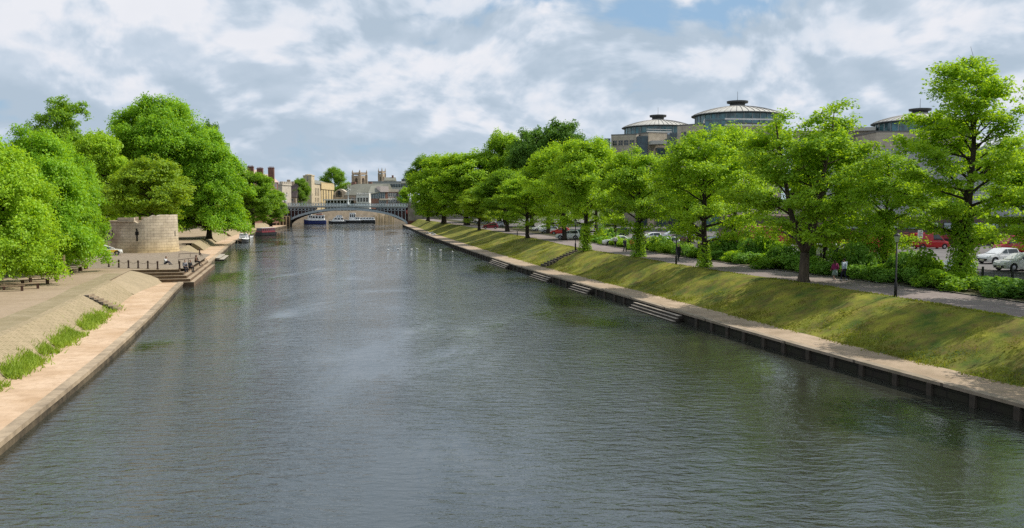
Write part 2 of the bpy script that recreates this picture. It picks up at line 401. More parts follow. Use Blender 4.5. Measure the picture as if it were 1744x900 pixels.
# right quay wall (thing with coping and buttresses)
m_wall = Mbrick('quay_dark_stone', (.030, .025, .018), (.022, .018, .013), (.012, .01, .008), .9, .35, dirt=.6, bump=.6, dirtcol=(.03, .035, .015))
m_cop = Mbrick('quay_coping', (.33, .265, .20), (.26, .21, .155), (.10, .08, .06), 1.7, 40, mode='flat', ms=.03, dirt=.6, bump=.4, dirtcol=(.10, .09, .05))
m_butt = M('quay_buttress', (.085, .068, .05), .9, .4, 2, .3)
qw = thing('quay_wall', 'dark stone quay wall with pale coping below the grassy right bank', 'wall', (RE(60), 60, 0))
def ys_(a, b): return [a] + [y for y in YS if a < y < b] + [b]
def ribbon(fa, fb, z0, z1, ya=-45, yb=374):
    b = MB()
    b.loft([[(fa(y), y, z0), (fb(y), y, z0), (fb(y), y, z1), (fa(y), y, z1)] for y in ys_(ya, yb)])
    return b
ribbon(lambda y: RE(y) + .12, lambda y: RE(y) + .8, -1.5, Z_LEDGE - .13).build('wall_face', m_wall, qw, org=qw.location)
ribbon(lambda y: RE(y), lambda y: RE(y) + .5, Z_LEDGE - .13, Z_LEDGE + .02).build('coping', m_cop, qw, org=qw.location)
y = 34.0; first = None
while y < 230:
    if first is None:
        b = MB(); b.bx(-.16, .16, -.14, .3, -1.2, Z_LEDGE - .13)
        me = b.build('buttress', m_butt, qw).data; first = 1
        o = KID[qw.name][-1]
    else: o = link('buttress', me, qw)
    o.location = (RE(y) + .12 - qw.location.x, y - qw.location.y, 0); o.rotation_euler = (0, 0, R(-75))
    y += 2.5 + random.uniform(-.25, .25)
# steps down to the water on the right quay
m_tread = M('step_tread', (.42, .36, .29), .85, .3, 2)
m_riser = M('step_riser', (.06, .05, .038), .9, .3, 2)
for (xa, ya, xb, yb, lab) in [(1064, 510.5, 1161, 533, 'longest set of quay steps into the water, nearest the camera'),
                         (974, 481, 1009, 489, 'short set of quay steps into the water next beyond the longest one'),
                         (908, 462, 940, 470, 'short quay steps into the water below the grass bank staircase'),
                         (848, 440, 868, 449, 'smallest and farthest set of quay steps into the water')]:
    A, B = g(xa, ya, 1.0), g(xb, yb, 1.0); A.x = RE(A.y); B.x = RE(B.y)
    c = (A + B) / 2; L = (A - B).length; rz = math.atan2((A - B).y, (A - B).x)
    t = thing('quay_steps', lab, 'steps', (c.x, c.y, 0), rz, 'steps from the right quay into the water')
    for i in range(3):
        b = MB(); b.bx(-L / 2, L / 2, -.12, .12 + .22 * (i + 1), -.8, .74 - .2 * i)
        b.build('step_block', m_riser, t)
        b = MB(); b.bx(-L / 2, L / 2, .12 + .22 * i - .05 * (i == 0) + .01, .12 + .22 * (i + 1) + .03, .74 - .2 * i + .001, .775 - .2 * i)
        b.build('tread', m_tread, t)
# staircase up the grass bank
yb_ = g(920, 455, 1.0).y; yt_ = g(984, 425, 3.25).y
P0 = Vector((RB(yb_) - .1, yb_, 1.0)); P1 = Vector((RT(yt_) + .3, yt_, 3.25))
st = thing('bank_staircase', 'narrow stone staircase climbing the grass bank from quay to path', 'staircase', P0)
nst = 13; b = MB(); b2 = MB(); rz = math.atan2((P1 - P0).y, (P1 - P0).x); run = ((P1 - P0).xy.length) / nst
for i in range(nst):
    q = P0.lerp(P1, (i + .5) / nst) - P0
    b.box((q.x, q.y, q.z + .05), (run * .5, 1.6, .5), rz)
    q2 = q + Vector((math.cos(rz), math.sin(rz), 0)) * run * -.28
    b2.box((q2.x, q2.y, q.z + .02), (run * .14, 1.55, .5), rz)
b.build('tread', M('stair_stone', (.30, .24, .17)), st); b2.build('riser', m_riser, st)

# ---------------------------------------------------------------- left bank
strip('left_quay_ledge', lambda y: LE(y) - 9.2, lambda y: LE(y) - .5, Z_LL, Z_LL, m_sand, nx=4)
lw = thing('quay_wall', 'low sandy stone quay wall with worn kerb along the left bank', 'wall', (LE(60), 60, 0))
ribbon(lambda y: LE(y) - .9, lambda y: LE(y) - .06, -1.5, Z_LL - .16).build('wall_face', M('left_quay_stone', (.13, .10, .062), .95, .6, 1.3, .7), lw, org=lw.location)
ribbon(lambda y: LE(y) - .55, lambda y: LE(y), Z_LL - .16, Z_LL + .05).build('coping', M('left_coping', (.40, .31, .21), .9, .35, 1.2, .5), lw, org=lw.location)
GAPS = [(157, 165), (198, 201), (231, 238)]
def LG(y):
    for a, b_ in GAPS:
        if a - .01 <= y <= b_ + .01: return LT(y) - 3.2
    return LT(y)
m_rev = Mbrick('revetment_stone', (.36, .285, .18), (.30, .235, .145), (.22, .18, .10), .7, .28, mode='flat', dirt=.35, dirtcol=(.13, .12, .05), bump=.6)
segs = [(-45, 83.5, 'long grey stone revetment slope with weeds at its foot on the left bank'), (130, 157, 'stone revetment slope nearest beyond the round tower'),
        (165, 198, 'second stone revetment slope beyond the round tower'), (201, 231, 'third stone revetment slope beside the moored black boat'),
        (238, 345, 'far revetment slope running behind the maroon narrowboat')]
for a, b_, lab in segs:
    b = MB(); rr = random.Random(int(a))
    yl = ys_(a, b_)
    b.loft([[(LB(y) + rr.uniform(-.03, .03), y, Z_LL - .1), (LB(y) - .9, y, 1.36 + rr.uniform(-.03, .03)), (LT(y) + .25, y, Z_LT - .03), (LT(y) - .15, y, Z_LT + .035), (LT(y) - .3, y, Z_LL - .1)] for y in yl])
    o = b.build('revetment', m_rev, org=(LB(a), a, 0)); tag(o, lab, 'revetment')
for a, b_ in GAPS:
    b = MB(); ym = (a + b_) / 2
    for i in range(6):
        x1 = LT(ym) - 3.3; x0 = x1 + 3.0 * (1 - i / 6)
        b.bx(x1 - .1, x0, a + .003, b_ - .003, Z_LL - .1, Z_LL + (Z_LT - Z_LL) * (i + 1) / 6)
    o = b.build('slipway_steps', M('ramp_stone', (.22, .18, .12), .9, .4, 2), org=(LT(ym), ym, 0))
    tag(o, {157: 'wide stone steps in the recess beyond the round tower', 198: 'narrow stone steps between two revetment slopes', 231: 'recessed stone steps beside the maroon narrowboat'}[int(a)], 'steps')
# rounded ramp end of the near revetment
b = MB(); rows = []
for i, y in enumerate(np.linspace(83.5, 97.6, 12)):
    t = i / 11; k = t * t * (3 - 2 * t)
    row = []
    for j in range(9):
        s = j / 8
        x = LB(y) + (LT(y) - LB(y)) * s - .3 * s + k * 1.2 * (1 - s)
        zz = Z_LL + (Z_LT - Z_LL) * (s ** (1 - .45 * k)) + .003
        row.append((x, y, zz))
    rows.append(row)
b.loft(rows, cap=False, closed=False)
o = b.build('ramp', m_ramp, smooth=True); o['kind'] = 'structure'
strip('esplanade_verge', lambda y: LT(y) - 1.9 + .12 * math.sin(y * .31), lambda y: LT(y) - .1, Z_LT + .02, Z_LT + .015, m_lverge, yb=92)
strip('esplanade', lambda y: LG(y) - 11, lambda y: LG(y), Z_LT + .004, Z_LT + .004, m_espl, yb=375, nx=2)
strip('tree_bed', lambda y: LT(y) - 40, lambda y: LT(y) - 10.5, Z_LT + .008, Z_LT + .008, m_earth, yb=112, nx=2)
strip('left_ground', lambda y: -3000, lambda y: LT(y) - 10, Z_LT, Z_LT, m_earth)
# cobbled area between tower and landing
m_cob = Mbrick('cobbles', (.36, .29, .215), (.27, .21, .155), (.17, .14, .10), .5, .28, mode='flat', ms=.05, dirt=.3, bump=.8, dirtcol=(.2, .16, .1))
b = MB(); pl = [(LT(99) - 13, 99.5), (-36.6, 99.3), (-43.5, 127), (LT(140), 140), (LT(150), 150), (LT(150) - 26, 150), (LT(112) - 26, 112)]
b.add([(x, y, Z_LT + .016) for x, y in pl], [tuple(range(len(pl)))])
o = b.build('cobbled_landing', m_cob); o['kind'] = 'structure'
# landing with steps, L shaped
ls = thing('landing_steps', 'stone landing with broad steps down to the river below the round tower', 'steps', (-38, 108, 0))
dv = Vector((-7.4, 29)).normalized(); nv = Vector((dv.y, -dv.x))
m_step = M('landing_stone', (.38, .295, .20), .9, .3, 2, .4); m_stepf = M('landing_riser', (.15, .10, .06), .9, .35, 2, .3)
C0 = Vector((-35.2, 97.1)); Lr = 29.5
for i in range(5):
    z1 = .78 + .33 * i; oo = .42 * i
    c0 = C0 - nv * oo + dv * oo
    poly = [c0, c0 + dv * (Lr - 2 * oo), c0 + dv * (Lr - 2 * oo) - nv * (7.5 - oo), c0 - nv * (15 - oo)]
    if i == 0: poly[3] = c0 - nv * 2.2
    b = MB(); b.prism([(p.x, p.y) for p in poly], z1 - .33 if i else -1.2, z1 - .05); b.build('riser_block', m_stepf, ls, org=ls.location)
    ce = sum(poly, Vector((0, 0))) / 4
    po = [p + (p - ce).normalized() * .05 for p in poly]
    b = MB(); b.prism([(p.x, p.y) for p in po], z1 - .05 + .001, z1); b.build('tread_slab', m_step, ls, org=ls.location)
# little steps let into the near revetment
ns = thing('revetment_steps', 'narrow worn stone steps let into the near left revetment above the weeds', 'steps', (LT(70.5), 70.5, Z_LL))
for i in range(7):
    u = (i + .5) / 7; x_ = (LT(70.5) + .15) * (1 - u) + (LB(70.5) + .05) * u - LT(70.5); zz = (Z_LT - Z_LL) * (1 - u)
    b = MB(); b.box((x_, u * .9, zz), (.34, 1.3, .16), R(-14)); b.build('tread', m_step, ns)
    b = MB(); b.box((x_ + .19, u * .9 - .62, zz - .02), (.36, .3, .2), R(-14)); b.build('riser', m_riser, ns)
# small timber landing stage
jt = thing('landing_stage', 'small pale timber landing stage projecting beside the left quay', 'landing stage', (LE(148) + .2, 148, 0), R(14))
for i in range(2):
    b = MB(); b.bx(-.3, .25 + .6 * (i + 1) - .25, -6, 6, .62 - .22 * i, .69 - .22 * i); b.build('tread', M('stage_timber', (.40, .36, .29)), jt)
for yy in (-5.6, -2, 2, 5.6): b = MB(); b.bx(-.2, .7, yy - .1, yy + .1, -1, .39); b.build('bearer', m_riser, jt)
# ---------------------------------------------------------------- trees
def leaf_mesh(name, C, Nn, size, tint, mat, rng, asp=.62):
    n = len(C)
    Nn = Nn / (np.linalg.norm(Nn, axis=1, keepdims=True) + 1e-9)
    a = rng.normal(size=(n, 3)); a -= Nn * (a * Nn).sum(1, keepdims=True); a /= np.linalg.norm(a, axis=1, keepdims=True) + 1e-9
    bb = np.cross(Nn, a); sz = (size * rng.uniform(.65, 1.35, n))[:, None]
    V = np.empty((n, 4, 3), np.float32)
    V[:, 0] = C - a * sz * .5; V[:, 1] = C + bb * sz * .5 * asp + a * sz * .08; V[:, 2] = C + a * sz * .5 - Nn * sz * .12; V[:, 3] = C - bb * sz * .5 * asp + a * sz * .08
    me = bpy.data.meshes.new(name)
    me.vertices.add(4 * n); me.loops.add(4 * n); me.polygons.add(n)
    me.vertices.foreach_set('co', V.ravel()); me.loops.foreach_set('vertex_index', np.arange(4 * n, dtype=np.int32))
    me.polygons.foreach_set('loop_start', np.arange(0, 4 * n, 4, dtype=np.int32)); me.polygons.foreach_set('loop_total', np.full(n, 4, np.int32))
    at_ = me.attributes.new('tint', 'FLOAT', 'FACE'); at_.data.foreach_set('value', np.clip(tint, 0, 1).astype(np.float32))
    me.materials.append(mat); me.update(calc_edges=True)
    return me
ENV = {'lime': [.72, 1, .95, .68, .2], 'tall': [.62, 1, .95, .55, .16], 'round': [.7, 1, 1, .78, .3], 'skirt': [1, 1.05, .95, .7, .28], 'oval': [.55, .95, 1, .8, .3], 'col': [.7, 1, .9, .7, .3]}
def gen_tree(seed, Ht, Rd, base, env, nl=26, leaf=.3, nleaf=34, clump=.75, flat=.5, el0=12, el1=62, sub=1.5, tr=.28, fork=None, lo=.3, gaps=0, bend=.25, skirt=False):
    rng = np.random.default_rng(seed)
    tb = MB(); ez = np.linspace(0, 1, len(ENV[env])); ev = ENV[env]
    tz = np.array([0, .02, .06, .15, .3, .45, .6, .75, .88, .97]) * Ht * .93
    w = np.cumsum(rng.normal(0, .010 * Ht, (10, 2)), axis=0) * np.linspace(0, 1, 10)[:, None]
    tp = np.column_stack([w, tz]); rad = tr * np.array([1.5, 1.2, 1.02, .95, .85, .68, .5, .32, .18, .06])
    axes = [(tp, rad)]
    if fork:
        ftop = fork[0]; k = np.searchsorted(tz, ftop)
        axes = []
        c0 = np.array([np.interp(ftop, tz, tp[:, 0]), np.interp(ftop, tz, tp[:, 1]), ftop])
        low = [tuple(p) for p in tp[:k]] + [tuple(c0)]
        tb.tube(low, list(rad[:k]) + [rad[k - 1] * .95], 9)
        for j in range(fork[1]):
            az = fork[2] + j * 2 * math.pi / fork[1] + rng.normal(0, .2); s = np.linspace(0, 1, 9)
            out_ = Rd * fork[3] * (s ** .75)
            pts = np.column_stack([c0[0] + np.cos(az) * out_ + rng.normal(0, .06, 9) * s, c0[1] + np.sin(az) * out_ + rng.normal(0, .06, 9) * s, ftop + (Ht * rng.uniform(.86, .97) - ftop) * s ** 1.15])
            axes.append((pts, rad[k - 1] * .72 * (1 - s) ** .8 + .02))
    for pts, rr in axes: tb.tube([tuple(p) for p in pts], list(rr), 8)
    cl, cr, ct = [], [], []
    na = len(axes); UP = np.array([0, 0, 1.0])
    for ai, (pts, rr) in enumerate(axes):
        n_ = nl // na
        for i in range(n_):
            t = ((i + rng.random()) / n_) ** .9
            zt = base + (Ht * .93 - base) * t
            zs = max(pts[0][2] if fork else base * .8, zt - Rd * .28 * rng.random())
            st = np.array([np.interp(zs, pts[:, 2], pts[:, k]) for k in (0, 1)] + [zs])
            r0 = float(np.interp(zs, pts[:, 2], rr)) * .5
            az = i * 2.39996 + rng.normal(0, .4) + ai
            dirh = np.array([math.cos(az), math.sin(az), 0])
            e = Rd * float(np.interp(t, ez, ev)) * rng.uniform(.74, 1.08)
            # reach the envelope radius about the tree's axis
            b0 = st[:2] @ dirh[:2]; L = max(.6, -b0 + math.sqrt(max(.05, e * e - (st[:2] @ st[:2] - b0 * b0)))) if e * e > st[:2] @ st[:2] - b0 * b0 else .8
            el = R(el0 + (el1 - el0) * t + rng.normal(0, 7))
            s = np.linspace(0, 1, 7)
            rise = math.tan(el) * L; cap = Ht * (.99 - .34 * min(1.2, e / Rd) ** 1.6) * rng.uniform(.92, 1.0); rise = min(rise, max(.3, cap - zs))
            zc_ = rise * (s + bend * s * (1 - s) * (1 if not skirt else 3.2)) - (rise + (zs - lo) * .9 * max(0, 1 - t * 2.4)) * (s ** 2) * (1 if skirt else 0)
            P = st + dirh * (L * s)[:, None] + UP * zc_[:, None] + rng.normal(0, .05 * L, (7, 3)) * s[:, None] * .6
            tb.tube([tuple(p) for p in P], list(np.maximum(r0 * (1 - s) ** .8, .012)), 5)
            tl = L / max(.35, math.cos(el)); m = max(3, int(tl * sub)); tint_l = rng.random()
            for j in range(m):
                sj = .22 + .78 * ((j + rng.random()) / m) ** .8
                q = np.array([np.interp(sj, s, P[:, k]) for k in range(3)])
                sg = 1 if j % 2 else -1; az2 = az + sg * rng.uniform(.45, 1.25); el2 = el * .5 + rng.normal(0, .3)
                l2 = (.42 * tl * (1.12 - sj) + .5) * rng.uniform(.7, 1.2)
                dd = np.array([math.cos(az2) * math.cos(el2), math.sin(az2) * math.cos(el2), math.sin(el2)])
                q2 = q + dd * l2 * .5 + rng.normal(0, .06, 3); q3 = q + dd * l2 - UP * (l2 * .10 if not skirt else l2 * .3)
                if j % 2 == 0 or tl > 2.5: tb.tube([tuple(q), tuple(q2), tuple(q3)], [max(.014, r0 * .35 * (1 - sj)), .014, .008], 4, cap=False)
                k = max(1, int(l2 / (clump * .62)))
                for c_ in range(k + 1):
                    u = (c_ + rng.random() * .5) / (k + .5); p = (q + (q2 - q) * 2 * u) if u < .5 else (q2 + (q3 - q2) * (2 * u - 1))
                    if rng.random() < gaps: continue
                    cl.append(p + rng.normal(0, .12 * clump, 3)); cr.append(clump * rng.uniform(.65, 1.2)); ct.append(.5 * tint_l + .5 * rng.random())
    cl = np.array(cl); cr = np.array(cr); ct = np.array(ct)
    ok = cl[:, 2] > lo; cl, cr, ct = cl[ok], cr[ok], ct[ok]
    idx = np.repeat(np.arange(len(cl)), nleaf)
    u = rng.normal(size=(len(idx), 3)); u /= np.linalg.norm(u, axis=1, keepdims=True); u *= rng.random((len(idx), 1)) ** .45
    C = cl[idx] + u * cr[idx][:, None] * np.array([1, 1, flat]); C[:, 2] -= .25 * cr[idx] * (u[:, 0] ** 2 + u[:, 1] ** 2)
    rad_ = np.column_stack([C[:, 0], C[:, 1], (C[:, 2] - Ht * .45) * .6]); rad_ /= np.linalg.norm(rad_, axis=1, keepdims=True) + 1e-9
    Nn = rng.normal(size=C.shape) * .62 + np.array([0, 0, .62]) + rad_ * .42 + u * .3
    tint = ct[idx] * .55 + rng.random(len(idx)) * .45
    zs = Ht / np.percentile(C[:, 2], 99.95); C[:, 2] *= zs
    r_ = np.percentile(np.hypot(C[:, 0], C[:, 1]), 98.5); f = Rd / r_; C[:, :2] *= f
    tb.v = [(x * f if z > .2 * base else x, y * f if z > .2 * base else y, z * zs) for x, y, z in tb.v]
    return tb, C, Nn, tint, leaf, rng
PROTO = {}
def proto(key, mat, barkm=None, **k):
    tb, C, Nn, tint, leaf, rng = gen_tree(**k)
    print(key, len(C)); me = leaf_mesh('crown', C, Nn, np.full(len(C), leaf), tint, mat, rng)
    tm = tb.build('trunk', barkm or bark, smooth=True); t_me = tm.data; bpy.data.objects.remove(tm)
    PROTO[key] = (t_me, me, k['Ht'], k['Rd'])
def recolor(key, new, mat):
    t, c, a, b = PROTO[key]; c2 = c.copy(); c2.materials[0] = mat; PROTO[new] = (t, c2, a, b)
def tree(key, label, px, Y, top, xl, xr, zg, name='lime_tree', group=None, rz=None, mini=1.0):
    x = XX(px, Y); ht = ZZ(top, Y) - zg; rd = (xr - xl) / 2 / F * Y * mini * (1.2 if zg > 3 else 1.06)
    cxo = XX((xl + xr) / 2, Y)
    t_me, c_me, h0, r0 = PROTO[key]
    t = thing(name, label, 'tree', ((x * .55 + cxo * .45), Y, zg - .03), rz if rz is not None else random.uniform(0, 6.28), group, (rd / r0, rd / r0, ht / h0))
    link('trunk', t_me, t); link('crown', c_me, t)
    return t
# one mesh of its own for the trees that show large, shared ones for the rest
proto('tall', leaf_lime, bark, seed=11, Ht=17, Rd=4.7, base=3.2, env='tall', nl=48, leaf=0.21, nleaf=44, clump=0.72, flat=0.5, sub=1.7, tr=0.32, el0=14, el1=58, gaps=.08, lo=2.2)
proto('fork', leaf_lime, bark_grey, seed=22, Ht=14, Rd=5.0, base=2.9, env='lime', nl=48, leaf=0.21, nleaf=44, clump=0.75, flat=0.5, sub=1.7, tr=0.32, el0=8, el1=60, fork=(2.3, 3, 2.9, .42), gaps=0.14, lo=2.3)
proto('lime_a', leaf_lime, bark, seed=33, Ht=13.5, Rd=4.6, base=2.8, env='lime', nl=38, leaf=0.22, nleaf=42, clump=0.8, flat=0.55, sub=1.7, tr=0.26, gaps=0.12, lo=2.2)
proto('lime_b', leaf_lime, bark, seed=44, Ht=13, Rd=4.2, base=2.6, env='oval', nl=38, leaf=0.23, nleaf=42, clump=0.8, flat=0.55, sub=1.6, tr=0.25, gaps=0.12, lo=2.0)
proto('lime_c', leaf_lime, bark, seed=55, Ht=14, Rd=5, base=2.8, env='round', nl=42, leaf=0.26, nleaf=42, clump=0.9, flat=0.6, sub=1.5, tr=0.3, lo=2.0, gaps=0.06)
proto('dense', leaf_mid, bark, seed=66, Ht=20, Rd=7, base=3.2, env='round', nl=56, leaf=0.4, nleaf=44, clump=1.25, flat=0.7, sub=1.15, tr=.5, lo=2.2, gaps=0.05)
proto('dark', leaf_dark, bark, seed=77, Ht=22, Rd=7, base=4, env='round', nl=56, leaf=0.44, nleaf=44, clump=1.35, flat=0.7, sub=1.1, tr=.55, lo=3, gaps=0.05)
proto('maple', leaf_olive, bark, seed=88, Ht=11, Rd=5, base=2.2, env='round', nl=42, leaf=0.26, nleaf=40, clump=0.85, flat=.38, sub=1.4, tr=.3, lo=1.6, gaps=0.08)
proto('skirt_a', leaf_bright, bark, seed=99, Ht=14, Rd=7, base=1.6, env='skirt', nl=76, leaf=0.25, nleaf=52, clump=0.95, flat=0.65, sub=1.35, tr=.4, lo=.9, skirt=True, gaps=0.06)
proto('skirt_b', leaf_bright, bark, seed=110, Ht=14, Rd=7, base=1.6, env='skirt', nl=76, leaf=0.25, nleaf=52, clump=0.95, flat=0.65, sub=1.35, tr=.4, lo=1.0, skirt=True, gaps=0.06)
proto('plane', leaf_bright, bark, seed=121, Ht=24, Rd=11, base=3, env='round', nl=84, leaf=0.34, nleaf=54, clump=1.3, flat=0.65, sub=1.2, tr=.6, lo=2.2, gaps=0.08)
proto('weep', leaf_bright, bark, seed=132, Ht=18, Rd=8, base=2, env='skirt', nl=84, leaf=0.32, nleaf=52, clump=1.15, flat=0.65, sub=1.2, tr=.5, lo=1.4, skirt=True, gaps=0.05)
proto('oak', leaf_mid, bark, seed=143, Ht=22, Rd=7, base=5, env='oval', nl=44, leaf=0.34, nleaf=46, clump=1.1, flat=.5, sub=1.15, tr=.55, lo=4, gaps=0.15)
recolor('skirt_b', 'skirt_y', leaf_yellow); recolor('dense', 'dense_b', leaf_lime); recolor('dense', 'dense_d', leaf_dark); recolor('lime_c', 'lime_m', leaf_mid); recolor('lime_c', 'lime_g', leaf_lime); recolor('maple', 'maple_g', leaf_olive)
G1, G2, G3, G4 = 'trees in a row along the right bank', 'trees in and behind the car park', 'big trees on the left bank', 'trees among the far buildings'
z = Z_TOP
def ivy(t, h, r, n, seed):
    rng = np.random.default_rng(seed); k = n
    zz = rng.random(k) ** 1.2 * h; a = rng.random(k) * 6.283; rr = (.3 + r * rng.random(k) ** .6 * (1 - .6 * zz / h))
    C = np.column_stack([np.cos(a) * rr, np.sin(a) * rr, zz + .05])
    me = leaf_mesh('ivy', C, np.column_stack([np.cos(a), np.sin(a), .6 + 0 * a]) + rng.normal(0, .5, (k, 3)), np.full(k, .2), rng.random(k), leaf_lime, rng)
    o = link('ivy', me, t); o.scale = (1 / t.scale.x, 1 / t.scale.y, 1 / t.scale.z); return o
T = tree('tall', 'tallest tree on the right bank with open pointed crown and ivy round its trunk', 1640, 66, 100, 1535, 1748, z, group=G1, rz=.4); ivy(T, 5.4, 1.0, 4200, 1)
tree('fork', 'tree with a bare grey trunk forking low beside the walking couple', 1362, 69, 174, 1276, 1492, z, group=G1, rz=0.1)
T = tree('lime_a', 'broad round crowned tree beside the lamp post and lone walker in black', 1199, 85, 213, 1126, 1280, z, group=G1); ivy(T, 2.2, .55, 900, 2)
T = tree('lime_b', 'slender tree with ivy covered trunk foot standing right of the walkers', 1088, 102, 248, 1030, 1146, z, group=G1); ivy(T, 4, .7, 2000, 3)
T = tree('lime_c', 'full crowned tree with ivied trunk at the head of the bank staircase', 1000, 117, 236, 934, 1052, z, group=G1); ivy(T, 3.6, .7, 1700, 4)
tree('lime_b', 'small young tree with thin dark trunk on the bank crest', 899, 160, 298, 850, 948, z, group=G1, rz=2.0)
tree('maple', 'yellow olive tinted small tree with spreading crown on the right bank', 815, 215, 318, 783, 852, z, name='maple_tree', group=G1)
tree('dense_b', 'large bright green tree on the right bank behind the olive one', 795, 262, 256, 742, 848, z, group=G1)
tree('dense_b', 'large bright tree second from the bridge on the right bank', 757, 285, 261, 706, 802, z, group=G1)
tree('dense', 'dark edged tree overhanging the bridge end on the right bank', 728, 325, 263, 697, 762, z, group=G1)
T = tree('lime_a', 'low crowned tree wrapped in ivy between the couple and the tallest tree', 1512, 78, 255, 1440, 1575, z, group=G2, rz=1.0); ivy(T, 5.5, 1.1, 4500, 5)
tree('lime_c', 'slim trunked tree behind the hedge in front of the white van', 1405, 84, 232, 1345, 1475, z, group=G2)
tree('lime_g', 'broad tree behind the hedge between two path side trees under the middle dome', 1243, 99, 212, 1196, 1322, z, group=G2)
tree('lime_m', 'low tree behind the maroon car beyond the hedge', 1172, 112, 285, 1130, 1222, z, group=G2)
tree('lime_g', 'tree over parked cars below the left dome', 1045, 155, 268, 1015, 1090, z, group=G2)
tree('lime_g', 'bright tree rising behind the bank staircase', 960, 150, 240, 905, 1022, z, group=G2)
tree('lime_m', 'mid green tree behind the red car', 860, 200, 288, 820, 918, z, group=G2)
tree('lime_m', 'mid green tree behind the small young tree', 932, 185, 255, 890, 985, z, group=G2)
tree('dark', 'tall dark round topped tree highest on the skyline left of the domes', 957, 240, 204, 912, 1002, z, name='dark_tree', group=G2)
tree('dark', 'second dark tree left of the highest one on the skyline', 905, 245, 217, 868, 945, z, name='dark_tree', group=G2, rz=2.2)
tree('dense_b', 'bright tree on the skyline left of the two dark ones', 858, 262, 221, 822, 896, z, group=G2)
tree('lime_c', 'tree top right beside the highest dark tree near the left dome', 1018, 215, 234, 975, 1050, z, group=G2)
tree('lime_a', 'tree hanging in from the right edge above the white cars', 1800, 76, 262, 1690, 1905, z, group=G2)
tree('dense', 'dark filling tree beyond the olive one in the car park', 850, 300, 300, 800, 905, z, group=G2)
G5 = 'trees standing right of the view beside the path'
for (x_, y_, lab) in [(36.8, 54, 'tree just outside the right edge shading the bank'), (29.9, 39.5, 'second tree outside the right edge toward the camera'), (32.5, 28, 'tree outside the right edge beside the camera bridge')]:
    t_me, c_me, h0, r0 = PROTO['lime_a']; t = thing('lime_tree', lab, 'tree', (x_, y_, z), x_, G5, (1.1, 1.1, 1.35 if y_ > 50 else 1.05)); link('trunk', t_me, t); link('crown', c_me, t)
z = Z_LT
tree('skirt_y', 'yellow green tree at the left edge nearest the camera', -28, 78, 222, -140, 92, z, group=G3)
tree('skirt_a', 'bright tree drooping over the benches on the left bank', 62, 93, 218, -25, 165, z, group=G3)
tree('skirt_b', 'bright tree with skirt hanging beside the yellow and white car', 104, 108, 236, 36, 170, z, group=G3)
tree('oak', 'dark tree top standing above the bright trees at left', 112, 165, 168, 55, 182, z, name='oak_tree', group=G3)
tree('dense_b', 'mid green tree between the dark top and the great plane', 172, 160, 222, 122, 225, z, group=G3)
tree('plane', 'greatest bright green tree on the left bank with feathery top', 275, 188, 166, 182, 378, z, name='plane_tree', group=G3)
tree('maple_g', 'olive green maple spreading over the round stone tower', 256, 150, 266, 186, 330, z, name='maple_tree', group=G3)
tree('weep', 'bright tree hanging low over the revetment right of the tower', 354, 188, 226, 288, 424, z, group=G3)
tree('dark', 'dark narrow tree top peeping out right of the greatest tree', 362, 262, 207, 336, 388, z, name='dark_tree', group=G3)
tree('dense', 'darker rounded tree in front of the red brick chimneys on the left bank', 428, 278, 290, 388, 474, z, group=G3)
tree('dense', 'low dark tree closest to the bridge abutment on the left', 462, 292, 320, 430, 488, z, group=G3, rz=2.5)
tree('dense', 'dark green tree behind the maroon narrowboat', 405, 305, 304, 375, 436, z, group=G3, rz=1.0)
tree('dense', 'tree filling the gap behind the great plane', 238, 225, 225, 150, 320, z, group=G3)
tree('lime_m', 'small tree beside the crenellated stone tower across the bridge', 511, 412, 303, 496, 528, 5.5, group=G4)
recolor('lime_c', 'lime_d', leaf_mid)
tree('lime_d', 'lone dark tree rising above the cream stone hall', 570, 545, 284, 549, 591, 5, name='dark_tree', group=G4)
tree('lime_g', 'green tree at the right end of the bridge', 694, 430, 318, 680, 712, 5, group=G4)

# hedge shrubs along the planting bed ------------------------------
def shrub_mesh(seed, mat):
    rng = np.random.default_rng(seed); n = 2600
    k = 14; cc = rng.normal(0, .42, (k, 3)); cc[:, 2] = np.abs(cc[:, 2]) * .8 + .35; cr = rng.uniform(.3, .55, k)
    i = rng.integers(0, k, n); u = rng.normal(size=(n, 3)); u /= np.linalg.norm(u, axis=1, keepdims=True); u *= rng.random((n, 1)) ** .3
    C = cc[i] + u * cr[i][:, None]; C = C[C[:, 2] > .02]; u = u[:len(C)]
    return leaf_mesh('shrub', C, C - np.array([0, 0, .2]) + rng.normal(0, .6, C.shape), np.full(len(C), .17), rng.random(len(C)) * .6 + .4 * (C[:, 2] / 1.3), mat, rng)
SH = [shrub_mesh(5, leaf_hedge), shrub_mesh(6, leaf_hedge), shrub_mesh(7, leaf_lime), shrub_mesh(8, leaf_mid)]
ORD = ['first', 'second', 'third', 'fourth', 'fifth', 'sixth', 'seventh', 'eighth', 'ninth', 'tenth', 'eleventh', 'twelfth', 'thirteenth', 'fourteenth', 'fifteenth', 'sixteenth', 'seventeenth', 'eighteenth', 'nineteenth', 'twentieth', 'twenty-first', 'twenty-second', 'twenty-third', 'twenty-fourth', 'twenty-fifth', 'twenty-sixth', 'twenty-seventh', 'twenty-eighth', 'twenty-ninth', 'thirtieth', 'thirty-first', 'thirty-second', 'thirty-third', 'thirty-fourth', 'thirty-fifth', 'thirty-sixth', 'thirty-seventh', 'thirty-eighth', 'thirty-ninth', 'fortieth', 'forty-first', 'forty-second', 'forty-third', 'forty-fourth', 'forty-fifth', 'forty-sixth', 'forty-seventh', 'forty-eighth', 'forty-ninth', 'fiftieth']
rs = random.Random(12); y = 50.5; i = 0
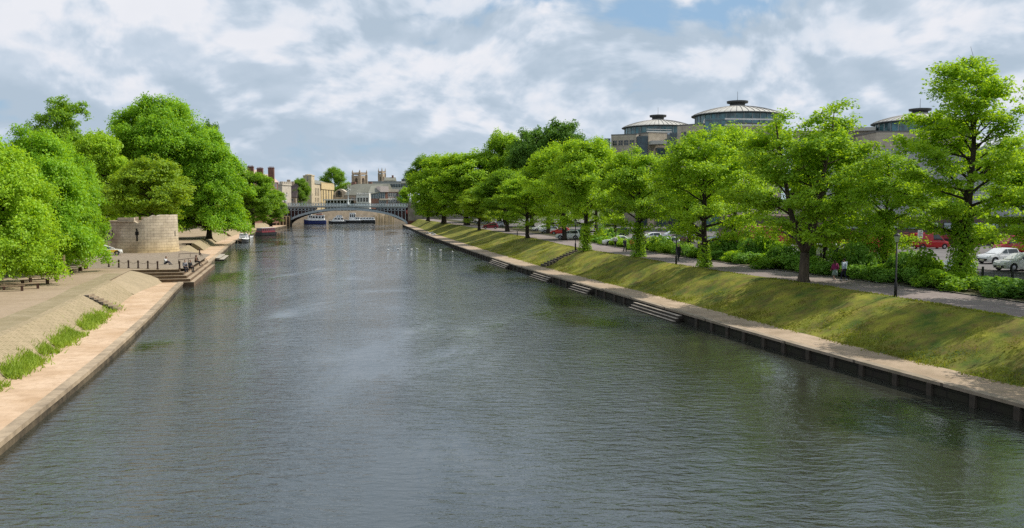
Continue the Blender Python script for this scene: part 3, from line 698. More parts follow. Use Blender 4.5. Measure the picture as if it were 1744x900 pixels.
while y < 150 and i < 44:
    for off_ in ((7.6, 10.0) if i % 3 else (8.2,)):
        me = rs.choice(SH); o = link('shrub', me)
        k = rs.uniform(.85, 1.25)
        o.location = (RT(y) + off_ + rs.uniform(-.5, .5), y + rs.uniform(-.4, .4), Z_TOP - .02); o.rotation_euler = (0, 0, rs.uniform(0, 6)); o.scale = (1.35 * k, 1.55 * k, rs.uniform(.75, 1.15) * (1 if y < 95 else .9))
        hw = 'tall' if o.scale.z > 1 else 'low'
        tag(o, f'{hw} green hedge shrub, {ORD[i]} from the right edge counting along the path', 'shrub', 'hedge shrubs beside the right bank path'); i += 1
        if i >= 46: break
    y += 2.1 + (y - 50) * .028

tb0 = shrub_mesh(9, leaf_mid)
for i, (px, off_, hz_) in enumerate([(1226, 9.6, 1.6), (1252, 10.6, 1.9), (1285, 10.2, 2.2), (1312, 11, 2.4), (1335, 9.8, 1.9), (1380, 10.8, 1.7), (1452, 10.6, 2.3), (1474, 9.6, 2.0), (1545, 10.8, 2.0), (1585, 10.2, 1.8), (1128, 10.2, 1.7), (1036, 10, 1.8)]):
    y_ = next(y for y in np.arange(45, 200, .5) if (RT(y) + off_) / y * F + CX < px); o = link('tall_bush', SH[i % 2] if i % 3 else tb0)
    o.location = (RT(y_) + off_, y_, Z_TOP - .02); o.rotation_euler = (0, 0, i * 1.3); o.scale = (1.5, 1.5, hz_)
    tag(o, f'tall loose bush rising above the hedge, {ORD[i]} of those between path and car park', 'bush', 'tall bushes before the car park')
# grass tufts on the bank and weeds at the left revetment ----------
def blades(name, P, hgt, mat, seed, wid=.05, lean=.35, kind='stuff'):
    rng = np.random.default_rng(seed); n = len(P); a = rng.random(n) * 6.283; w = wid * rng.uniform(.6, 1.4, n)
    hh = hgt * rng.uniform(.5, 1.4, n); L = rng.normal(0, lean, (n, 2)) * hh[:, None]
    V = np.empty((n, 3, 3), np.float32); dx = np.column_stack([np.cos(a) * w, np.sin(a) * w, 0 * a])
    V[:, 0] = P - dx; V[:, 1] = P + dx; V[:, 2] = P + np.column_stack([L, hh])
    me = bpy.data.meshes.new(name); me.vertices.add(3 * n); me.loops.add(3 * n); me.polygons.add(n)
    me.vertices.foreach_set('co', V.ravel()); me.loops.foreach_set('vertex_index', np.arange(3 * n, dtype=np.int32))
    me.polygons.foreach_set('loop_start', np.arange(0, 3 * n, 3, dtype=np.int32)); me.polygons.foreach_set('loop_total', np.full(n, 3, np.int32))
    t = me.attributes.new('tint', 'FLOAT', 'FACE')
    from mathutils import noise as _n
    pn = np.array([.42 + 1.1 * _n.noise((p[0] * .55, p[1] * .4, 3)) + .5 * _n.noise((p[0] * 1.7, p[1] * 1.3, 8)) for p in P]) if n > 20000 else .5 + .25 * np.sin(P[:, 0] * .8 + P[:, 1] * .31) + .25 * np.sin(P[:, 1] * .77 - P[:, 0] * .4)
    t.data.foreach_set('value', np.clip(.62 * pn + .38 * rng.random(n), 0, 1).astype(np.float32))
    me.materials.append(mat); me.update(calc_edges=True)
    o = link(name, me); o['kind'] = kind; return o
rng = np.random.default_rng(9)
yy = 33 + 150 * rng.random(130000) ** 1.7; tt = rng.random(130000)
dens = np.sin(yy * 1.1 + tt * 5) + np.sin(yy * .43 - tt * 9) + np.sin(yy * 2.7 + tt * 3) * .6 + rng.normal(0, .8, len(yy)); ok = dens > -.1; yy, tt = yy[ok], tt[ok]
tt = tt * 1.02 - .015 - .07 * rng.random(len(tt)) * (rng.random(len(tt)) < .25)
P = np.array([(RB(a) + (RT(a) + .75 - RB(a)) * b_, a, (bankz(min(1, max(0, b_ * 1.07)), a) if b_ > 0 else Z_LEDGE + .02) - .02) for a, b_ in zip(yy, tt)])
o = blades('grass', P, .12, leaf_grass, 4, .055); tag(o, 'rough tufted grass covering the sloping right bank', 'grass')
n = 15000; yy = 33 + 42 * rng.random(n); tt = rng.normal(0, .38, n)
cl_ = np.sin(yy * 1.9) + np.sin(yy * .7 + 1) + np.sin(yy * 4.1 + tt * 3) * .7 + rng.normal(0, .4, n); ok = (cl_ > -.5) & (yy < 68 + rng.normal(0, 3, n)); yy, tt = yy[ok], tt[ok]
P = np.array([(LB(a) + b_ * .9 - .12, a, Z_LL + max(0, -(b_ * .9 - .12)) * .55) for a, b_ in zip(yy, tt)])
o = blades('weeds', P, .30, leaf_weed, 5, .035, .5); tag(o, 'clumps of green weeds growing along the foot of the left revetment', 'weeds')
# ---------------------------------------------------------------- bridge
m_iron = M('bridge_iron', (.42, .49, .52), .5, .2, 1.5)
m_iron2 = M('bridge_iron_pale', (.52, .57, .56), .5, .2, 1.5)
m_dark = M('dark_iron', (.02, .02, .022), .6, .3, 3)
m_abut = Mbrick('abutment_stone', (.27, .25, .20), (.22, .20, .16), (.13, .12, .10), 1.1, .5, dirt=.5)
m_abutb = M('abutment_base', (.14, .065, .045), .9, .4, 1.2, .4)
BY = 377.0; xl, xr = XX(491, BY), XX(696.5, BY); xm = (xl + xr) / 2; hw = (xr - xl) / 2
br = thing('bridge', 'grey iron arch bridge with pierced parapet spanning the river', 'bridge', (xm, BY, 0))
def ez(u, z0, zc): return z0 + (zc - z0) * max(0, 1 - u * u) ** .55
def zdk(x): return 10.15 - .35 * (x / hw + 1) * .5        # parapet top
W2 = 5.0
for k, yo in enumerate((-W2, -1.7, 1.7, W2)):
    b = MB(); us = np.sin(np.linspace(-math.pi / 2, math.pi / 2, 41))
    b.loft([[(u * hw, yo - .25, ez(u, .1, 7.0)), (u * hw, yo + .25, ez(u, .1, 7.0)), (u * (hw + .75), yo + .25, ez(u, .3, 8.05)), (u * (hw + .75), yo - .25, ez(u, .3, 8.05))] for u in us])
    b.build('arch_rib', m_iron if k == 0 else m_dark, br)  # inner ribs coloured dark for the shade under the deck
b = MB(); b.bx(-hw - 1.2, hw + 1.2, -W2 - .1, W2 + .1, 8.06, 8.42); b.build('deck', m_iron, br)
b = MB()
b.prism([(-hw - 1.2, -W2 - .45), (hw + 1.2, -W2 - .45), (hw + 1.2, -W2 + .2), (-hw - 1.2, -W2 + .2)], 8.422, 0, [8.95, 8.75, 8.75, 8.95]); b.build('cornice', m_iron2, br)
for sgn in (-1, 1):
    y0 = sgn * (W2 + .1)
    b = MB()
    n_ = 46
    for i in range(n_ + 1):
        x = -hw - 1.1 + (2 * hw + 2.2) * i / n_
        b.bx(x - .09, x + .09, y0 - .08, y0 + .08, 8.7, zdk(x) - .1)
        if i < n_:
            x2 = x + (2 * hw + 2.2) / n_ / 2
            b.lathe([(.40, -.04), (.40, .04), (.27, .04), (.27, -.04), (.40, -.04)], 10)
            q = len(b.v) - 50
            b.v[q:] = [(x2 + p[0] * 1.15, y0 + p[2], (8.9 + zdk(x) - .2) / 2 + p[1]) for p in b.v[q:]]
    b.prism([(-hw - 1.2, y0 - .16), (hw + 1.2, y0 - .16), (hw + 1.2, y0 + .16), (-hw - 1.2, y0 + .16)], zdk(-hw) - .2, 0, [zdk(-hw), zdk(hw), zdk(hw), zdk(-hw)])
    b.build('parapet', m_iron2, br)
for sgn in (-1, 1):
    b = MB(); pts = []
    for i in range(9):      # spandrel: posts and rings between the arch and the deck
        x = sgn * (hw * (.50 + .058 * i)); zt = 8.05; zb = ez(min(.999, abs(x) / (hw + .75)), .3, 8.05) - .2
        b.bx(x - .1, x + .1, -W2 - .12, -W2 + .12, zb, zt)
        if i < 8:
            x2 = x + sgn * hw * .029; zb2 = ez(min(.999, abs(x2) / (hw + .75)), .3, 8.05); r = min(.62, max(.12, (zt - zb2) * .33)); zz = zt - r - .1
            q = len(b.v); b.lathe([(r, -.06), (r, .06), (r * .72, .06), (r * .72, -.06), (r, -.06)], 12)
            b.v[q:] = [(x2 + p[0], -W2 + p[2], zz + p[1]) for p in b.v[q:]]
    b.build('spandrel', m_iron, br)
    b = MB(); b.add([(sgn * hw * .48, -W2 + .35, 7.4), (sgn * (hw + .9), -W2 + .35, 1.0), (sgn * (hw + .9), -W2 + .35, 8.04), (sgn * hw * .48, -W2 + .35, 8.04)], [(0, 1, 2, 3)])
    b.build('spandrel_shade', M('spandrel_dark', (.06, .025, .022), .7, .4, 2), br)  # dark sheet standing in for the shade behind the open spandrel
    # carved shield of each spandrel
    cx, cz = sgn * (hw - .1), 6.2
    b = MB(); ring = [(-.62, .8), (.62, .8), (.62, .05), (.35, -.55), (0, -.85), (-.35, -.55), (-.62, .05)]
    b.loft([[(cx + p[0], -W2 - .42 + k * .2, cz + p[1]) for p in ring] for k in (0, 1)])
    shield = b.build('shield', M('shield_red', (.30, .03, .03), .5) if sgn > 0 else M('shield_white', (.5, .48, .45), .5), br)
    b = MB(); c = (cx, -W2 - .46, cz)
    if sgn < 0: 
        for q in range(4): b.ball((cx + (.28 if q % 2 else -.28), -W2 - .44, cz + (.3 if q > 1 else -.25)), (.2, .05, .2), 8, 5)
    else:
        b.bx(cx - .1, cx + .1, -W2 - .46, -W2 - .421, cz - .6, cz + .7); b.bx(cx - .52, cx + .52, -W2 - .455, -W2 - .422, cz + .1, cz + .3)
    b.build('emblem', M('emblem_red', (.25, .05, .06), .5) if sgn < 0 else M('emblem_pale', (.45, .25, .2), .5), shield)
    b = MB(); x0, x1 = sorted((sgn * (hw + .2), sgn * (hw + 6.5)))
    b.bx(x0, x1, -W2 - .6, W2 + .6, 2.6, 8.8); b.build('abutment', m_abut, br)
    b = MB(); b.bx(x0 - .2, x1 + .2, -W2 - .8, W2 + .8, -1, 2.6); b.build('abutment_base', m_abutb if sgn > 0 else m_abut, br)
    b = MB(); b.bx(x0, x1, -W2 - .75, -W2 - .1, 8.801, 10.3); b.build('pier_parapet', m_abut, br)
# side walls continuing right of the bridge
b = MB(); b.prism([(xr + 6.7, BY - 6), (xr + 40, BY - 2), (xr + 40, BY + 8), (xr + 6.7, BY + 6)], 2, 9.6)
o = b.build('approach_wall', m_abut, org=(xr + 20, BY, 2)); tag(o, 'stone approach wall behind the trees right of the bridge', 'wall')
b = MB(); b.prism([(xl - 6.7, BY - 6), (xl - 60, BY - 2), (xl - 60, BY + 8), (xl - 6.7, BY + 6)], 1, 9.6)
o = b.build('approach_wall', m_abut, org=(xl - 20, BY, 2)); tag(o, 'stone approach wall behind the trees left of the bridge', 'wall')
def lamp(name, label, loc, h, group=None, ornate=False, headm=None):
    t = thing(name, label, 'street lamp', loc, 0, group)
    if ornate:
        b = MB(); b.lathe([(.55, 0), (.55, .9), (.42, 1.0), (.42, 1.6), (.2, 1.8), (.16, h * .55), (.22, h * .58), (.14, h * .62), (.1, h)], 10, cap=True); b.build('pole', m_iron2, t, True)
        for dx in (-.75, .75, 0):
            b = MB(); b.ball((dx, 0, h * .82 + (.55 if dx == 0 else 0)), (.26, .26, .42), 8, 6); b.build('lantern', M('lamp_glass', (.55, .58, .55), .25, .1), t, True)
        b = MB(); b.tube([(-.75, 0, h * .72), (-.4, 0, h * .66), (.4, 0, h * .66), (.75, 0, h * .72)], .06, 6); b.build('bracket', m_iron2, t)
    else:
        b = MB(); b.lathe([(.1, 0), (.1, .9), (.055, .98), (.05, h - .45)], 10, cap=True); b.build('pole', m_dark, t, True)
        b = MB(); b.lathe([(.10, h - .45), (.19, h - .12), (.19, h - .05)], 8, cap=True); b.build('lantern', headm or M('lamp_green_glass', (.32, .38, .25), .3, .1), t)
        b = MB(); b.lathe([(.23, h - .05), (.2, h + .03), (.05, h + .14), (.02, h + .22)], 8, cap=True); b.build('lamp_cap', m_dark, t)
    return t
GL = 'lamps on the iron bridge'
lamp('lamp_standard', 'tall pale ornamental lamp standard at the crown of the bridge', (XX(593, BY - 5.4), BY - 5.3, 8.75), 8.2, GL, True)
lamp('lamp_standard', 'ornamental lamp standard at the left end of the bridge', (XX(486, BY - 5), BY - 5.3, 10.3), 3.6, GL, True)
lamp('lamp_standard', 'ornamental lamp standard at the right end of the bridge', (XX(699, BY - 5), BY - 5.3, 10.3), 3.6, GL, True)
# timber fender piles left of the bridge
fp = thing('fender_piles', 'row of tall timber fender piles beside the left bridge abutment', 'piles', (XX(480, 366), 366, 0))
m_timb = M('pile_timber', (.33, .25, .15), .9, .35, 3, .4, streak=True)
for i in range(5):
    px = 470 + i * 5.6; x = XX(px, 366 + i) - fp.location.x
    b = MB(); b.bx(x - .22, x + .22, -.2 + i, .22 + i, -1, 4.3); b.build('pile', m_timb, fp)
b = MB(); x0, x1 = XX(467, 366) - fp.location.x, XX(494, 371) - fp.location.x
b.prism([(x0, .3), (x1, 4.8), (x1, 5.2), (x0, .7)], 4.302, 4.6); b.build('cap_beam', m_timb, fp)
b = MB(); b.prism([(x0, .5), (x1, 5), (x1, 8), (x0, 3.5)], -.5, 4.2); b.build('backing_wall', M('fender_dark', (.07, .05, .03), .9, .4, 2), fp)
# ---------------------------------------------------------------- buildings
def face(P, Q, u): return (P[0] + (Q[0] - P[0]) * u, P[1] + (Q[1] - P[1]) * u)
def bthing(name, label, cat, foot, z0=2.5):
    c = (sum(p[0] for p in foot) / len(foot), sum(p[1] for p in foot) / len(foot), z0)
    t = thing(name, label, cat, c); t['o'] = list(c); return t
def org(t): return tuple(t.location)
def windows(t, P, Q, us, z0, z1, w, mg=None, mf=None, sill=True, arch=False, name='window'):
    L = math.hypot(Q[0] - P[0], Q[1] - P[1])
    for u in us:
        a, c = face(P, Q, u - w / 2 / L), face(P, Q, u + w / 2 / L)
        b = MB(); b.wall(a, c, z0, z1, -.1, .035)
        if arch:
            mid = face(P, Q, u); d = ((c[0] - a[0]) / w, (c[1] - a[1]) / w); nn = (d[1], -d[0])
            ring = [(mid[0] + d[0] * w / 2 * math.cos(k) + nn[0] * .036, mid[1] + d[1] * w / 2 * math.cos(k) + nn[1] * .036, z1 + w / 2 * math.sin(k)) for k in np.linspace(0, math.pi, 9)]
            b.add(ring, [tuple(range(9))])
        win = b.build(name, mg or g_dark, t, org=org(t))
        b = MB(); fr = .09
        for (ua, ub, za, zb_) in ((-w / 2 - fr, w / 2 + fr, z1, z1 + fr) if not arch else (-w / 2 - fr, -w / 2, z1, z1 + fr), (-w / 2 - fr, -w / 2, z0, z1), (w / 2, w / 2 + fr, z0, z1), (-w / 2 - fr * 1.6, w / 2 + fr * 1.6, z0 - fr * 1.3, z0), (-.03, .03, z0, z1), (-w / 2, w / 2, (z0 + z1) / 2 - .03, (z0 + z1) / 2 + .03)):
            b.wall(face(P, Q, u + ua / L), face(P, Q, u + ub / L), za, zb_, .0, .07)
        b.build('frame', mf or m_white, win, org=None if False else org(t))
def crenels(b, P, Q, z, h, n, th=.5, duty=.55):
    for i in range(n): b.wall(face(P, Q, (i + .5 - duty / 2) / n), face(P, Q, (i + .5 + duty / 2) / n), z, z + h, -th, .0)
def gable(b, P, Q, depth, z0, zr, over=.3):       # pitched roof, ridge parallel to P->Q, behind the facade
    P, Q = Vector(P), Vector(Q); d = (Q - P).normalized(); nn = Vector((d.y, -d.x))
    p = [P - d * over + nn * over, Q + d * over + nn * over, Q + d * over - nn * (depth + over), P - d * over - nn * (depth + over)]
    r0, r1 = (p[0] + p[3]) / 2, (p[1] + p[2]) / 2
    b.add([(*q, z0) for q in p] + [(*r0, zr), (*r1, zr)] + [(*q, z0 - .15) for q in p], [(0, 1, 5, 4), (2, 3, 4, 5), (0, 4, 3), (1, 2, 5), (6, 9, 8, 7), (0, 6, 7, 1), (1, 7, 8, 2), (2, 8, 9, 3), (3, 9, 6, 0)])
def back(P, Q, depth):
    P, Q = Vector(P), Vector(Q); d = (Q - P).normalized(); nn = Vector((d.y, -d.x))
    return [tuple(P), tuple(Q), tuple(Q - nn * depth), tuple(P - nn * depth)]
g_dark = Mglass('glass_dark'); g_blue = Mglass('glass_blue', (.05, .09, .11), .06); g_teal = Mglass('glass_teal', (.06, .15, .165), .08); g_green = Mglass('glass_green', (.03, .16, .08), .15)
m_white = M('white_paint', (.72, .70, .66), .6, .12, 1.5); m_cream = Mbrick('cream_stone', (.56, .47, .33), (.50, .41, .28), (.36, .29, .19), 1.0, .4, dirt=.3, bump=.2)
m_yell = Mbrick('yellow_stone', (.62, .49, .27), (.56, .43, .23), (.38, .29, .16), 1.0, .4, dirt=.22, bump=.2)
m_pale = Mbrick('pale_stone', (.55, .49, .40), (.49, .43, .35), (.36, .32, .26), 1.0, .4, dirt=.3, bump=.2)
m_redb = Mbrick('red_brick', (.27, .10, .07), (.21, .08, .055), (.25, .2, .17), .45, .15, dirt=.3, bump=.2)
m_brb = Mbrick('brown_brick', (.13, .085, .07), (.10, .065, .055), (.14, .12, .11), .45, .15, dirt=.3, bump=.2)
m_brs = Mbrick('brown_stone', (.52, .41, .30), (.41, .32, .24), (.30, .25, .20), .8, .35, dirt=.5, bump=.2)
m_slate = M('slate_roof', (.13, .13, .125), .7, .3, 1.2, .3); m_slate2 = M('green_slate_roof', (.20, .20, .16), .7, .25, 1.0, .3); m_pink = M('pinkish_roof', (.50, .37, .33), .8, .3, 1)
m_lead = M('lead_roof', (.30, .32, .33), .5, .2, 1); m_gw = M('grey_render', (.42, .43, .42), .8, .15, 1)
def XY(px, Y): return (XX(px, Y), Y)
# red terrace with chimneys behind the left trees
for (pa, pb, Y, ze_, zr_, lab, cm) in [(366, 398, 330, 276, 264, 'red brick house leftmost of the terrace showing over the left bank trees', [(392, 275, 267)]),
                              (399, 424, 340, 292, 277, 'terrace house with pinkish roof and two broad chimney stacks above the trees', [(409, 294, 283), (428, 294, 282)]),
                              (425, 452, 345, 298, 284, 'red brick gabled house with chimneys beside the drainpipe above the trees', [(444, 297, 285)]),
                              (452, 474, 350, 304, 292, 'red brick house nearest the crenellated tower with a leaning tall chimney', [(463, 300, 284)])]:
    P, Q = XY(pa, Y), XY(pb, Y + 6); t = bthing('terrace_house', lab, 'house', back(P, Q, 9)); 
    b = MB(); b.prism(back(P, Q, 9), 2, ZZ(ze_ + 6, Y)); b.build('wall', m_redb, t, org=org(t))
    b = MB(); gable(b, P, Q, 9, ZZ(ze_ + 6, Y), ZZ(zr_ + 4, Y)); rf = b.build('roof', m_pink, t, org=org(t))
    for (cp, z0_, z1_) in cm:
        b = MB(); c = XX(cp, Y + 4); b.bx(c - 1.15, c + 1.15, Y + 3.4, Y + 4.6, ZZ(z0_ + 10, Y), ZZ(z1_ + 2, Y)); b.bx(c - 1.3, c + 1.3, Y + 3.25, Y + 4.75, ZZ(z1_ + 2, Y) + .001, ZZ(z1_ + 1.2, Y))
        for k in range(4): b.lathe([(.17, ZZ(z1_ + 1.2, Y)), (.14, ZZ(z1_ - .8, Y))], 8, (c - .8 + k * .53, Y + 4, 0), True)
        b.build('chimney', M('chimney_brick', (.20, .105, .08), .9, .3, 2), rf, org=org(t))
    windows(t, P, Q, (.25, .55, .82), ZZ(ze_ + 16, Y), ZZ(ze_ + 9, Y), .9)
# crenellated tower at the far bridge end
Y = 398; P, Q = XY(455, Y), XY(481, Y - 2); t = bthing('stone_tower', 'cream crenellated medieval tower left of the bridge', 'tower', back(P, Q, 8))
zt = ZZ(316, Y); b = MB(); b.prism(back(P, Q, 8), 2, zt); b.build('wall', m_pale, t, org=org(t))
b = MB(); fo = back(P, Q, 8); P2, Q2 = face(P, Q, -.03), face(P, Q, 1.03); fo2 = back((P2[0], P2[1] - .25), (Q2[0], Q2[1] - .25), 8.5)
b.prism(fo2, zt + .001, zt + .7); 
for i in range(4): crenels(b, fo2[i], fo2[(i + 1) % 4], zt + .7, 1.0, 5)
b.build('battlement', m_pale, t, org=org(t))
windows(t, P, Q, (.3, .72), ZZ(337, Y), ZZ(332, Y), .6, mf=m_pale); windows(t, fo[1], fo[2], (.5,), ZZ(334, Y), ZZ(328, Y), .6, mf=m_pale)
# gatehouse with dark roof
Y = 405; P, Q = XY(484, Y), XY(504, Y); t = bthing('gate_lodge', 'small dark roofed stone lodge between tower and green tree', 'house', back(P, Q, 7))
b = MB(); b.prism(back(P, Q, 7), 3, ZZ(336, Y)); b.build('wall', m_brs, t, org=org(t)); b = MB(); gable(b, P, Q, 7, ZZ(336, Y), ZZ(313, Y)); rf = b.build('roof', M('plum_slate', (.11, .085, .085), .8, .25, 1), t, org=org(t))
b = MB(); b.bx(XX(489, Y) - .7, XX(489, Y) + .7, Y + 3, Y + 4.2, ZZ(318, Y), ZZ(306, Y)); b.bx(XX(496, Y) - .6, XX(496, Y) + .6, Y + 3, Y + 4.2, ZZ(318, Y), ZZ(309, Y)); b.build('chimney', m_brs, rf, org=org(t))
windows(t, P, Q, (.3, .7), ZZ(343, Y), ZZ(339, Y), 1.0)
# cream hall
A_, B_, C_ = XY(517, 490), XY(531, 480), XY(567.5, 535)
t = bthing('riverside_hall', 'long cream stone hall with turret, battlements and tall windows on the river', 'hall', [A_, B_, C_])
zt = ZZ(314, 482); D_ = (A_[0] + C_[0] - B_[0], A_[1] + C_[1] - B_[1])
M1 = face(B_, C_, .40); M1b = face(A_, D_, .40); off_ = .5
b = MB(); b.prism([A_, B_, M1, M1b], 0, zt); b.prism([M1, C_, D_, M1b], 0, zt - .6); b.build('wall', m_cream, t, org=org(t))
b = MB(); b.wall(M1, C_, 0, zt + .1, 0.01, .35); b.wall(face(B_, C_, .38), face(B_, C_, 1.005), zt - 2.4, zt + .9, .352, .75); crenels(b, face(B_, C_, .38), face(B_, C_, 1.005), zt + .9, .7, 12, -.35)
b.build('river_facade', m_yell, t, org=org(t))
b = MB(); tp = [A_, B_, face(B_, C_, .13), face(A_, D_, .13)]; b.prism(tp, zt + .001, ZZ(300, 483)); cc = Vector((sum(p[0] for p in tp) / 4, sum(p[1] for p in tp) / 4))
b.prism([tuple(cc + (Vector(p) - cc) * 1.07) for p in tp], ZZ(300, 483) + .001, ZZ(298.4, 483)); b.lathe([(2.1, ZZ(298.4, 483)), (1.9, ZZ(297, 483)), (.8, ZZ(296.4, 483))], 12, (cc.x, cc.y, 0), True)
b.build('turret', m_cream, t, org=org(t)); windows(t, A_, B_, (.55,), ZZ(308, 483), ZZ(302, 483), 1.3, arch=True, mf=m_cream)
windows(t, A_, B_, (.5,), ZZ(330, 483), ZZ(327, 483), .8, mf=m_cream)
for z0_, z1_ in ((344, 337), (334, 321)):
    windows(t, B_, C_, (.16, .23, .30), ZZ(z0_, 495), ZZ(z1_ + 0, 495), 1.3, mf=m_cream)
windows(t, face(B_, C_, 0), C_, (.05,), ZZ(333, 483), ZZ(330, 483), .8, mf=m_cream)
P_, Q_ = (M1[0], M1[1]), C_
d_ = Vector((Q_[0] - P_[0], Q_[1] - P_[1])).normalized(); sh = Vector((d_.y, -d_.x)) * .36; P_ = tuple(Vector(P_) + sh); Q_ = tuple(Vector(Q_) + sh)
windows(t, P_, Q_, (.14, .36, .58, .80), ZZ(343, 515), ZZ(324, 515), 1.9, mf=m_yell)
b = MB(); gable(b, face(B_, C_, .15), C_, 14, zt + .4, ZZ(306, 505)); b.build('roof', m_slate2, t, org=org(t))
for (pa, pb, Y_, ze_, zr_, wm, lab) in [(487, 506, 520, 318, 310, m_brs, 'brown gabled house behind the small lodge on the skyline'), (502, 520, 545, 314, 307, m_cream, 'cream house with low grey roof behind the tree left of the turret'), (588, 603, 560, 318, 311, m_redb, 'small red brick house left of the broad church tower'), (655, 672, 600, 308, 302, m_cream, 'cream house on the skyline right of the slim church tower')]:
    P, Q = XY(pa, Y_), XY(pb, Y_); t = bthing('town_house', lab, 'house', back(P, Q, 9)); b = MB(); b.prism(back(P, Q, 9), 2, ZZ(ze_, Y_)); b.build('wall', wm, t, org=org(t))
    b = MB(); gable(b, P, Q, 9, ZZ(ze_, Y_), ZZ(zr_, Y_)); rf = b.build('roof', m_slate2, t, org=org(t)); b = MB(); c = face(P, Q, .75); b.bx(c[0] - .6, c[0] + .6, c[1] + 3.8, c[1] + 5, ZZ(ze_, Y_), ZZ(zr_ - 3.5, Y_)); b.build('chimney', m_redb, rf, org=org(t))
    windows(t, P, Q, (.2, .5, .8), ZZ(ze_ + 8, Y_), ZZ(ze_ + 3, Y_), 1.0)
# arched gable house
Y = 515; P, Q = XY(567, Y), XY(592, Y - 3); t = bthing('pediment_house', 'low pale house with curved gable and big arched window beside the hall', 'house', back(P, Q, 10))
b = MB(); zt = ZZ(332, Y); b.prism(back(P, Q, 10), 1, zt); b.prism(back(face(P, Q, .1), face(P, Q, .9), 8), zt + .001, zt + .002, None); 
pr = [(.05, 0), (.95, 0), (.95, 1.2), (.8, 2.2), (.62, 3.1), (.5, 3.4), (.38, 3.1), (.2, 2.2), (.05, 1.2)]
b.loft([[(face(P, Q, u)[0], face(P, Q, u)[1] - .02 + k * 8, zt + h_) for u, h_ in pr] for k in (0, 1)]); b.build('wall', m_pale, t, org=org(t))
windows(t, P, Q, (.42,), ZZ(336, Y), ZZ(331, Y), 4.2, arch=True, mf=m_pale); windows(t, P, Q, (.12, .8, .9), ZZ(337, Y), ZZ(333, Y), .9)
# flat canopy pavilion
Y = 482; P, Q = XY(550, Y), XY(598, Y - 4); t = bthing('canopy_pavilion', 'long low pavilion with flat pale canopy on posts behind the parapet', 'pavilion', back(P, Q, 8))
b = MB(); b.prism(back(P, Q, 9), ZZ(341.5, Y), ZZ(339.8, Y)); b.build('canopy', m_white, t, org=org(t))
b = MB(); b.prism(back((P[0] + .5, P[1] + 4), (Q[0] - .5, Q[1] + 4), 3), 2, ZZ(341.6, Y)); b.build('back_wall', M('pavilion_dark', (.04, .05, .03), .8, .3, 1), t, org=org(t))
for i in range(9):
    q = face(P, Q, .03 + .94 * i / 8); b = MB(); b.bx(q[0] - .16, q[0] + .16, q[1] + .3, q[1] + .6, 2, ZZ(341.6, Y)); b.build('post', m_white, t, org=org(t))
# church tower
def church(t, pl, pr_, Y, ztop, zbase, n=8, pin=1.8):
    P, Q, S_ = XY(pl, Y + 2.5), XY((pl * .48 + pr_ * .52), Y - 2.5), XY(pr_, Y + 2.5)
    T_ = (P[0] + S_[0] - Q[0], P[1] + S_[1] - Q[1]); fo = [P, Q, S_, T_]; w = math.hypot(Q[0] - P[0], Q[1] - P[1])
    b = MB(); b.prism(fo, 3, ztop); c = Vector((sum(p[0] for p in fo) / 4, sum(p[1] for p in fo) / 4))
    for p in fo:
        v = Vector(p); v2 = c + (v - c) * 1.02; s_ = w * .085; b.bx(v2.x - s_, v2.x + s_, v2.y - s_, v2.y + s_, zbase, ztop + .6)
    b.build('wall', m_brs, t, org=org(t))
    b = MB(); b.prism([tuple(c + (Vector(p) - c) * 1.12) for p in fo], ztop + .61, ztop + 1.2)
    for i in range(4): crenels(b, fo[i], fo[(i + 1) % 4], ztop + 1.2, .8, 6, .3)
    b.build('battlement', m_brs, t, org=org(t))
    for p in fo:
        v = c + (Vector(p) - c) * 1.04; b = MB(); b.lathe([(w * .075, ztop + 1.2), (w * .075, ztop + 1.9), (.02, ztop + 1.9 + pin)], 6, (v.x, v.y, 0), True); b.build('pinnacle', m_brs, t, org=org(t))
    hh = ztop - zbase
    for (a_, b_) in ((P, Q), (Q, S_)): windows(t, a_, b_, (.5,), zbase + hh * .25, zbase + hh * .68, w * .34, arch=True, mf=m_pale, mg=M('louvre', (.07, .05, .04), .9, .3, 2))
t = thing('church_tower', 'broad square brown church tower with corner pinnacles', 'church tower', (XX(613, 540), 540, 3)); church(t, 601.5, 624.5, 540, ZZ(299.5, 540), ZZ(322, 540))
t = thing('church_tower', 'slim distant church tower with thin pinnacles right of the broad one', 'church tower', (XX(650, 640), 640, 3)); church(t, 645.5, 656.5, 640, ZZ(296.5, 640), ZZ(318, 640), pin=2.6)
# great grey roof, white crenellated house, modern block
Y = 500; P, Q = XY(588, Y), XY(652, Y - 6); t = bthing('warehouse', 'old building with a great sloping grey roof below the church tower', 'building', back(P, Q, 18))
b = MB(); b.prism(back(P, Q, 18), 1, ZZ(332, Y)); b.build('wall', m_brs, t, org=org(t)); b = MB(); gable(b, P, Q, 18, ZZ(333, Y), ZZ(313, Y)); rf = b.build('roof', m_slate2, t, org=org(t))
b = MB(); b.bx(XX(598, Y) - 1.2, XX(598, Y) + 1.2, Y + 8, Y + 10, ZZ(320, Y), ZZ(309.5, Y)); b.bx(XX(627, Y) - .9, XX(627, Y) + .9, Y + 8, Y + 10, ZZ(320, Y), ZZ(309.5, Y)); b.build('chimney', m_redb, rf, org=org(t))
windows(t, P, Q, (.1, .2, .3), ZZ(342, Y), ZZ(337, Y), 1.2)
Y = 479; P, Q = XY(607, Y), XY(629, Y); t = bthing('white_house', 'small white crenellated riverside house with four windows', 'house', back(P, Q, 9))
b = MB(); zt = ZZ(331, Y); b.prism(back(P, Q, 9), 1, zt); crenels(b, P, Q, zt, .75, 8); crenels(b, back(P, Q, 9)[1], back(P, Q, 9)[2], zt, .75, 8); b.build('wall', M('white_render', (.78, .75, .70), .8, .1, 1), t, org=org(t))
windows(t, P, Q, (.16, .38, .61, .83), ZZ(344, Y), ZZ(337, Y), 1.05)
